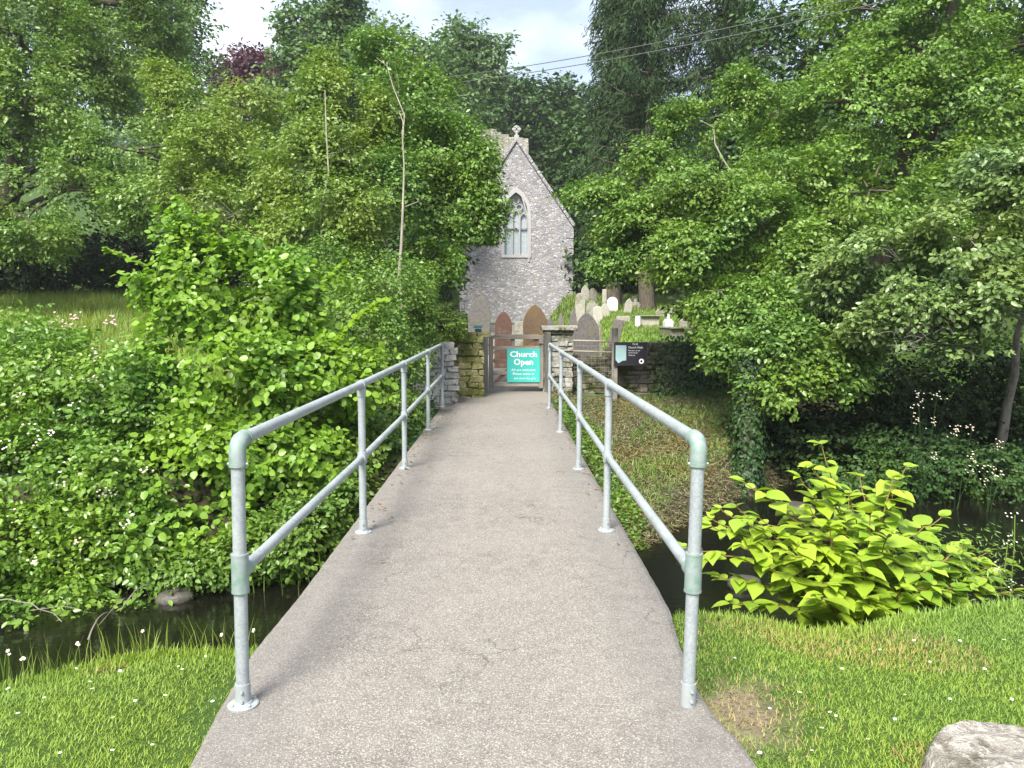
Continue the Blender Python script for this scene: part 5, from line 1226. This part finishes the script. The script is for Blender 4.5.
# daisies: one by one
Md = Mat('daisy_white', 0.6, 0.2); Md.color((0.80, 0.80, 0.78)); My = Mat('daisy_yellow', 0.6, 0.2); My.color((0.65, 0.45, 0.03)); Ms = Mat('daisy_stem', 0.6, 0.2); Ms.color((0.10, 0.20, 0.03))
dv = []; df = []
for k in range(12):
    a_ = k / 12 * 6.283; c_, s_ = math.cos(a_), math.sin(a_); n0 = len(dv)
    dv += [(c_ * .003 - s_ * .0012, s_ * .003 + c_ * .0012, 0), (c_ * .003 + s_ * .0012, s_ * .003 - c_ * .0012, 0), (c_ * .0095 + s_ * .0022, s_ * .0095 - c_ * .0022, .0015), (c_ * .012, s_ * .012, .001), (c_ * .0095 - s_ * .0022, s_ * .0095 + c_ * .0022, .0015)]
    df.append((n0, n0 + 1, n0 + 2, n0 + 3, n0 + 4))
pet = MB().add(dv, df).mesh('petals'); pet.materials.append(Md.m)
cen = MB().lathe([(.0045, -.0005), (.0045, .001), (.0025, .003)], (0, 0, 0), 8).mesh('disc'); cen.materials.append(My.m)
stm = MB().tube([(0, 0, -.05), (0.001, 0, 0)], .0009, 5).mesh('stem'); stm.materials.append(Ms.m)
DP = [(8, 604), (28, 636), (14, 540), (42, 552), (132, 541), (156, 525), (142, 548), (90, 683), (92, 690), (113, 718), (224, 720), (228, 714), (60, 756), (112, 746), (30, 662), (44, 700), (178, 662), (182, 664), (205, 648), (165, 690), (76, 668), (152, 735), (18, 716), (135, 700), (212, 690), (120, 672), (8, 690), (60, 640),
      (830, 712), (836, 716), (822, 726), (880, 650), (960, 640), (905, 694), (950, 700), (770, 700), (985, 668), (1004, 640), (735, 650), (868, 742), (800, 690), (930, 662), (760, 740), (842, 668), (1012, 700), (895, 720), (812, 745), (914, 640)]
i = 0
for (px, py) in DP:
    d = (CR @ Vector(((px - 512) / F, (384 - py) / F, -1))); t = (CAM_Z - .035) / -d.z; x_, y_ = d.x * t, d.y * t
    if y_ > nl(x_) - .03: continue
    side = 'left' if x_ < 0 else 'right'
    e = empty('daisy', (x_, y_, tz(x_, y_) + .030 + random.uniform(0, .010)), 'small white daisy in the short grass of the near %s lawn' % side, 'daisy', 'daisies on the %s lawn' % side)
    e.rotation_euler = (random.uniform(-.35, .1), random.uniform(-.25, .25), random.uniform(0, 6)); s_ = random.uniform(.45, .8); e.scale = (s_, s_, s_)
    for nm, me_ in (('petals', pet), ('disc', cen), ('stem', stm)):
        q = bpy.data.objects.new(nm, me_); COL.objects.link(q); q.parent = e
# seed heads on stalks at the left water edge
for i, (px, py, lab) in enumerate(((8, 652, 'white flower head on a tall stalk nearest the left edge'), (22, 659, 'white flower head on a stalk, second from the left edge'), (78, 643, 'white flower on a stalk at the stream edge above the left lawn'), (143, 630, 'pale flower head on a stalk left of the near post'), (222, 634, 'small white flower on a stalk just left of the near post'), (254, 630, 'small white flower stalk between near post and deck'))):
    x_ = (CR @ Vector(((px - 512) / F, 0, -1))).x * 3.6; y_ = float(nl(x_)) + .01; p = W(px, py, y_)
    e = empty('wildflower', (p.x, y_, tz(p.x, y_)), lab, 'wildflower', 'flower stalks on the left bank edge')
    mb = MB(); mb.tube(bend((p.x + .01, y_, tz(p.x, y_) - .02), p, 0, 4, .004), .0012, 4); mb.build('stem', FIELD, e, recalc=False)
    blossoms(e, [(px, py, y_)], BLOS, 3, .004, .008, 'flower_head')
# overhead wires
Mc = Mat('cable', 0.6, 0.3); Mc.color((0.10, 0.10, 0.10))
for (a_, m_, b_, lab) in (((500, 70, 20), (640, 46, 16), (840, 2, 12.5), 'upper overhead wire crossing the sky gap to the conifers'), ((500, 77, 20), (640, 54, 16), (840, 12, 12.5), 'lower overhead wire just beneath the other one')):
    A, Mi, B = W(*a_), W(*m_), W(*b_); pts = [A * (1 - t) * (1 - 2 * t) + Mi * 4 * t * (1 - t) + B * t * (2 * t - 1) for t in np.linspace(-.35, 1.5, 40)]
    mb = MB(); mb.tube(pts, .009, 6); tag(mb.build('overhead_wire', Mc.m, recalc=False), lab, 'wire')

# leaf litter along the deck edges
LIT = leafmat('dead_leaf', (0.09, 0.055, 0.025), (0.22, 0.15, 0.07), 0.1, (1, .9, .7))
r = np.random.default_rng(90); P = []
for q in range(900):
    y = r.uniform(4.5, 15.8) ** 1.0; e_ = abs(r.normal()) * .13
    sd_ = -1 if r.random() < .7 else 1
    if r.random() > (y / 15) ** 2: continue
    x = (-1.08 + e_) if sd_ < 0 else (.84 - e_ * .6); P.append((x, y, .012 + r.random() * .01 if y < 13.7 else tz(x, y) + .06))
P = np.array(P); n = len(P)
tag(leaf_object('leaf_litter', LIT, P, unit(r.normal(size=(n, 3)) * .25 + np.array([0, 0, 1])), unit(r.normal(size=(n, 3))), r.uniform(.015, .045, n), T_OVAL, r.uniform(0, 1, n), clear=False), 'dead brown leaves gathered along the edges of the bridge deck', 'leaf litter', kind='stuff')

# ------------------------------------------------------------------ lens veil, imitated by a thin volume
hb = MB(); hb.box((0, 320, 30), (900, 860, 190))
hm = bpy.data.materials.new('lens_veil'); hm.use_nodes = True; ht = hm.node_tree; ht.nodes.clear()
ho = ht.nodes.new('ShaderNodeOutputMaterial'); hv = ht.nodes.new('ShaderNodeVolumePrincipled')
hv.inputs['Color'].default_value = (0.92, 0.96, 1.0, 1); hv.inputs['Density'].default_value = 0.0006; hv.inputs['Anisotropy'].default_value = 0.2
ht.links.new(hv.outputs[0], ho.inputs['Volume'])
tag(hb.build('haze', hm), 'thin added haze standing in for lens veil over the far trees', 'haze', kind='stuff')
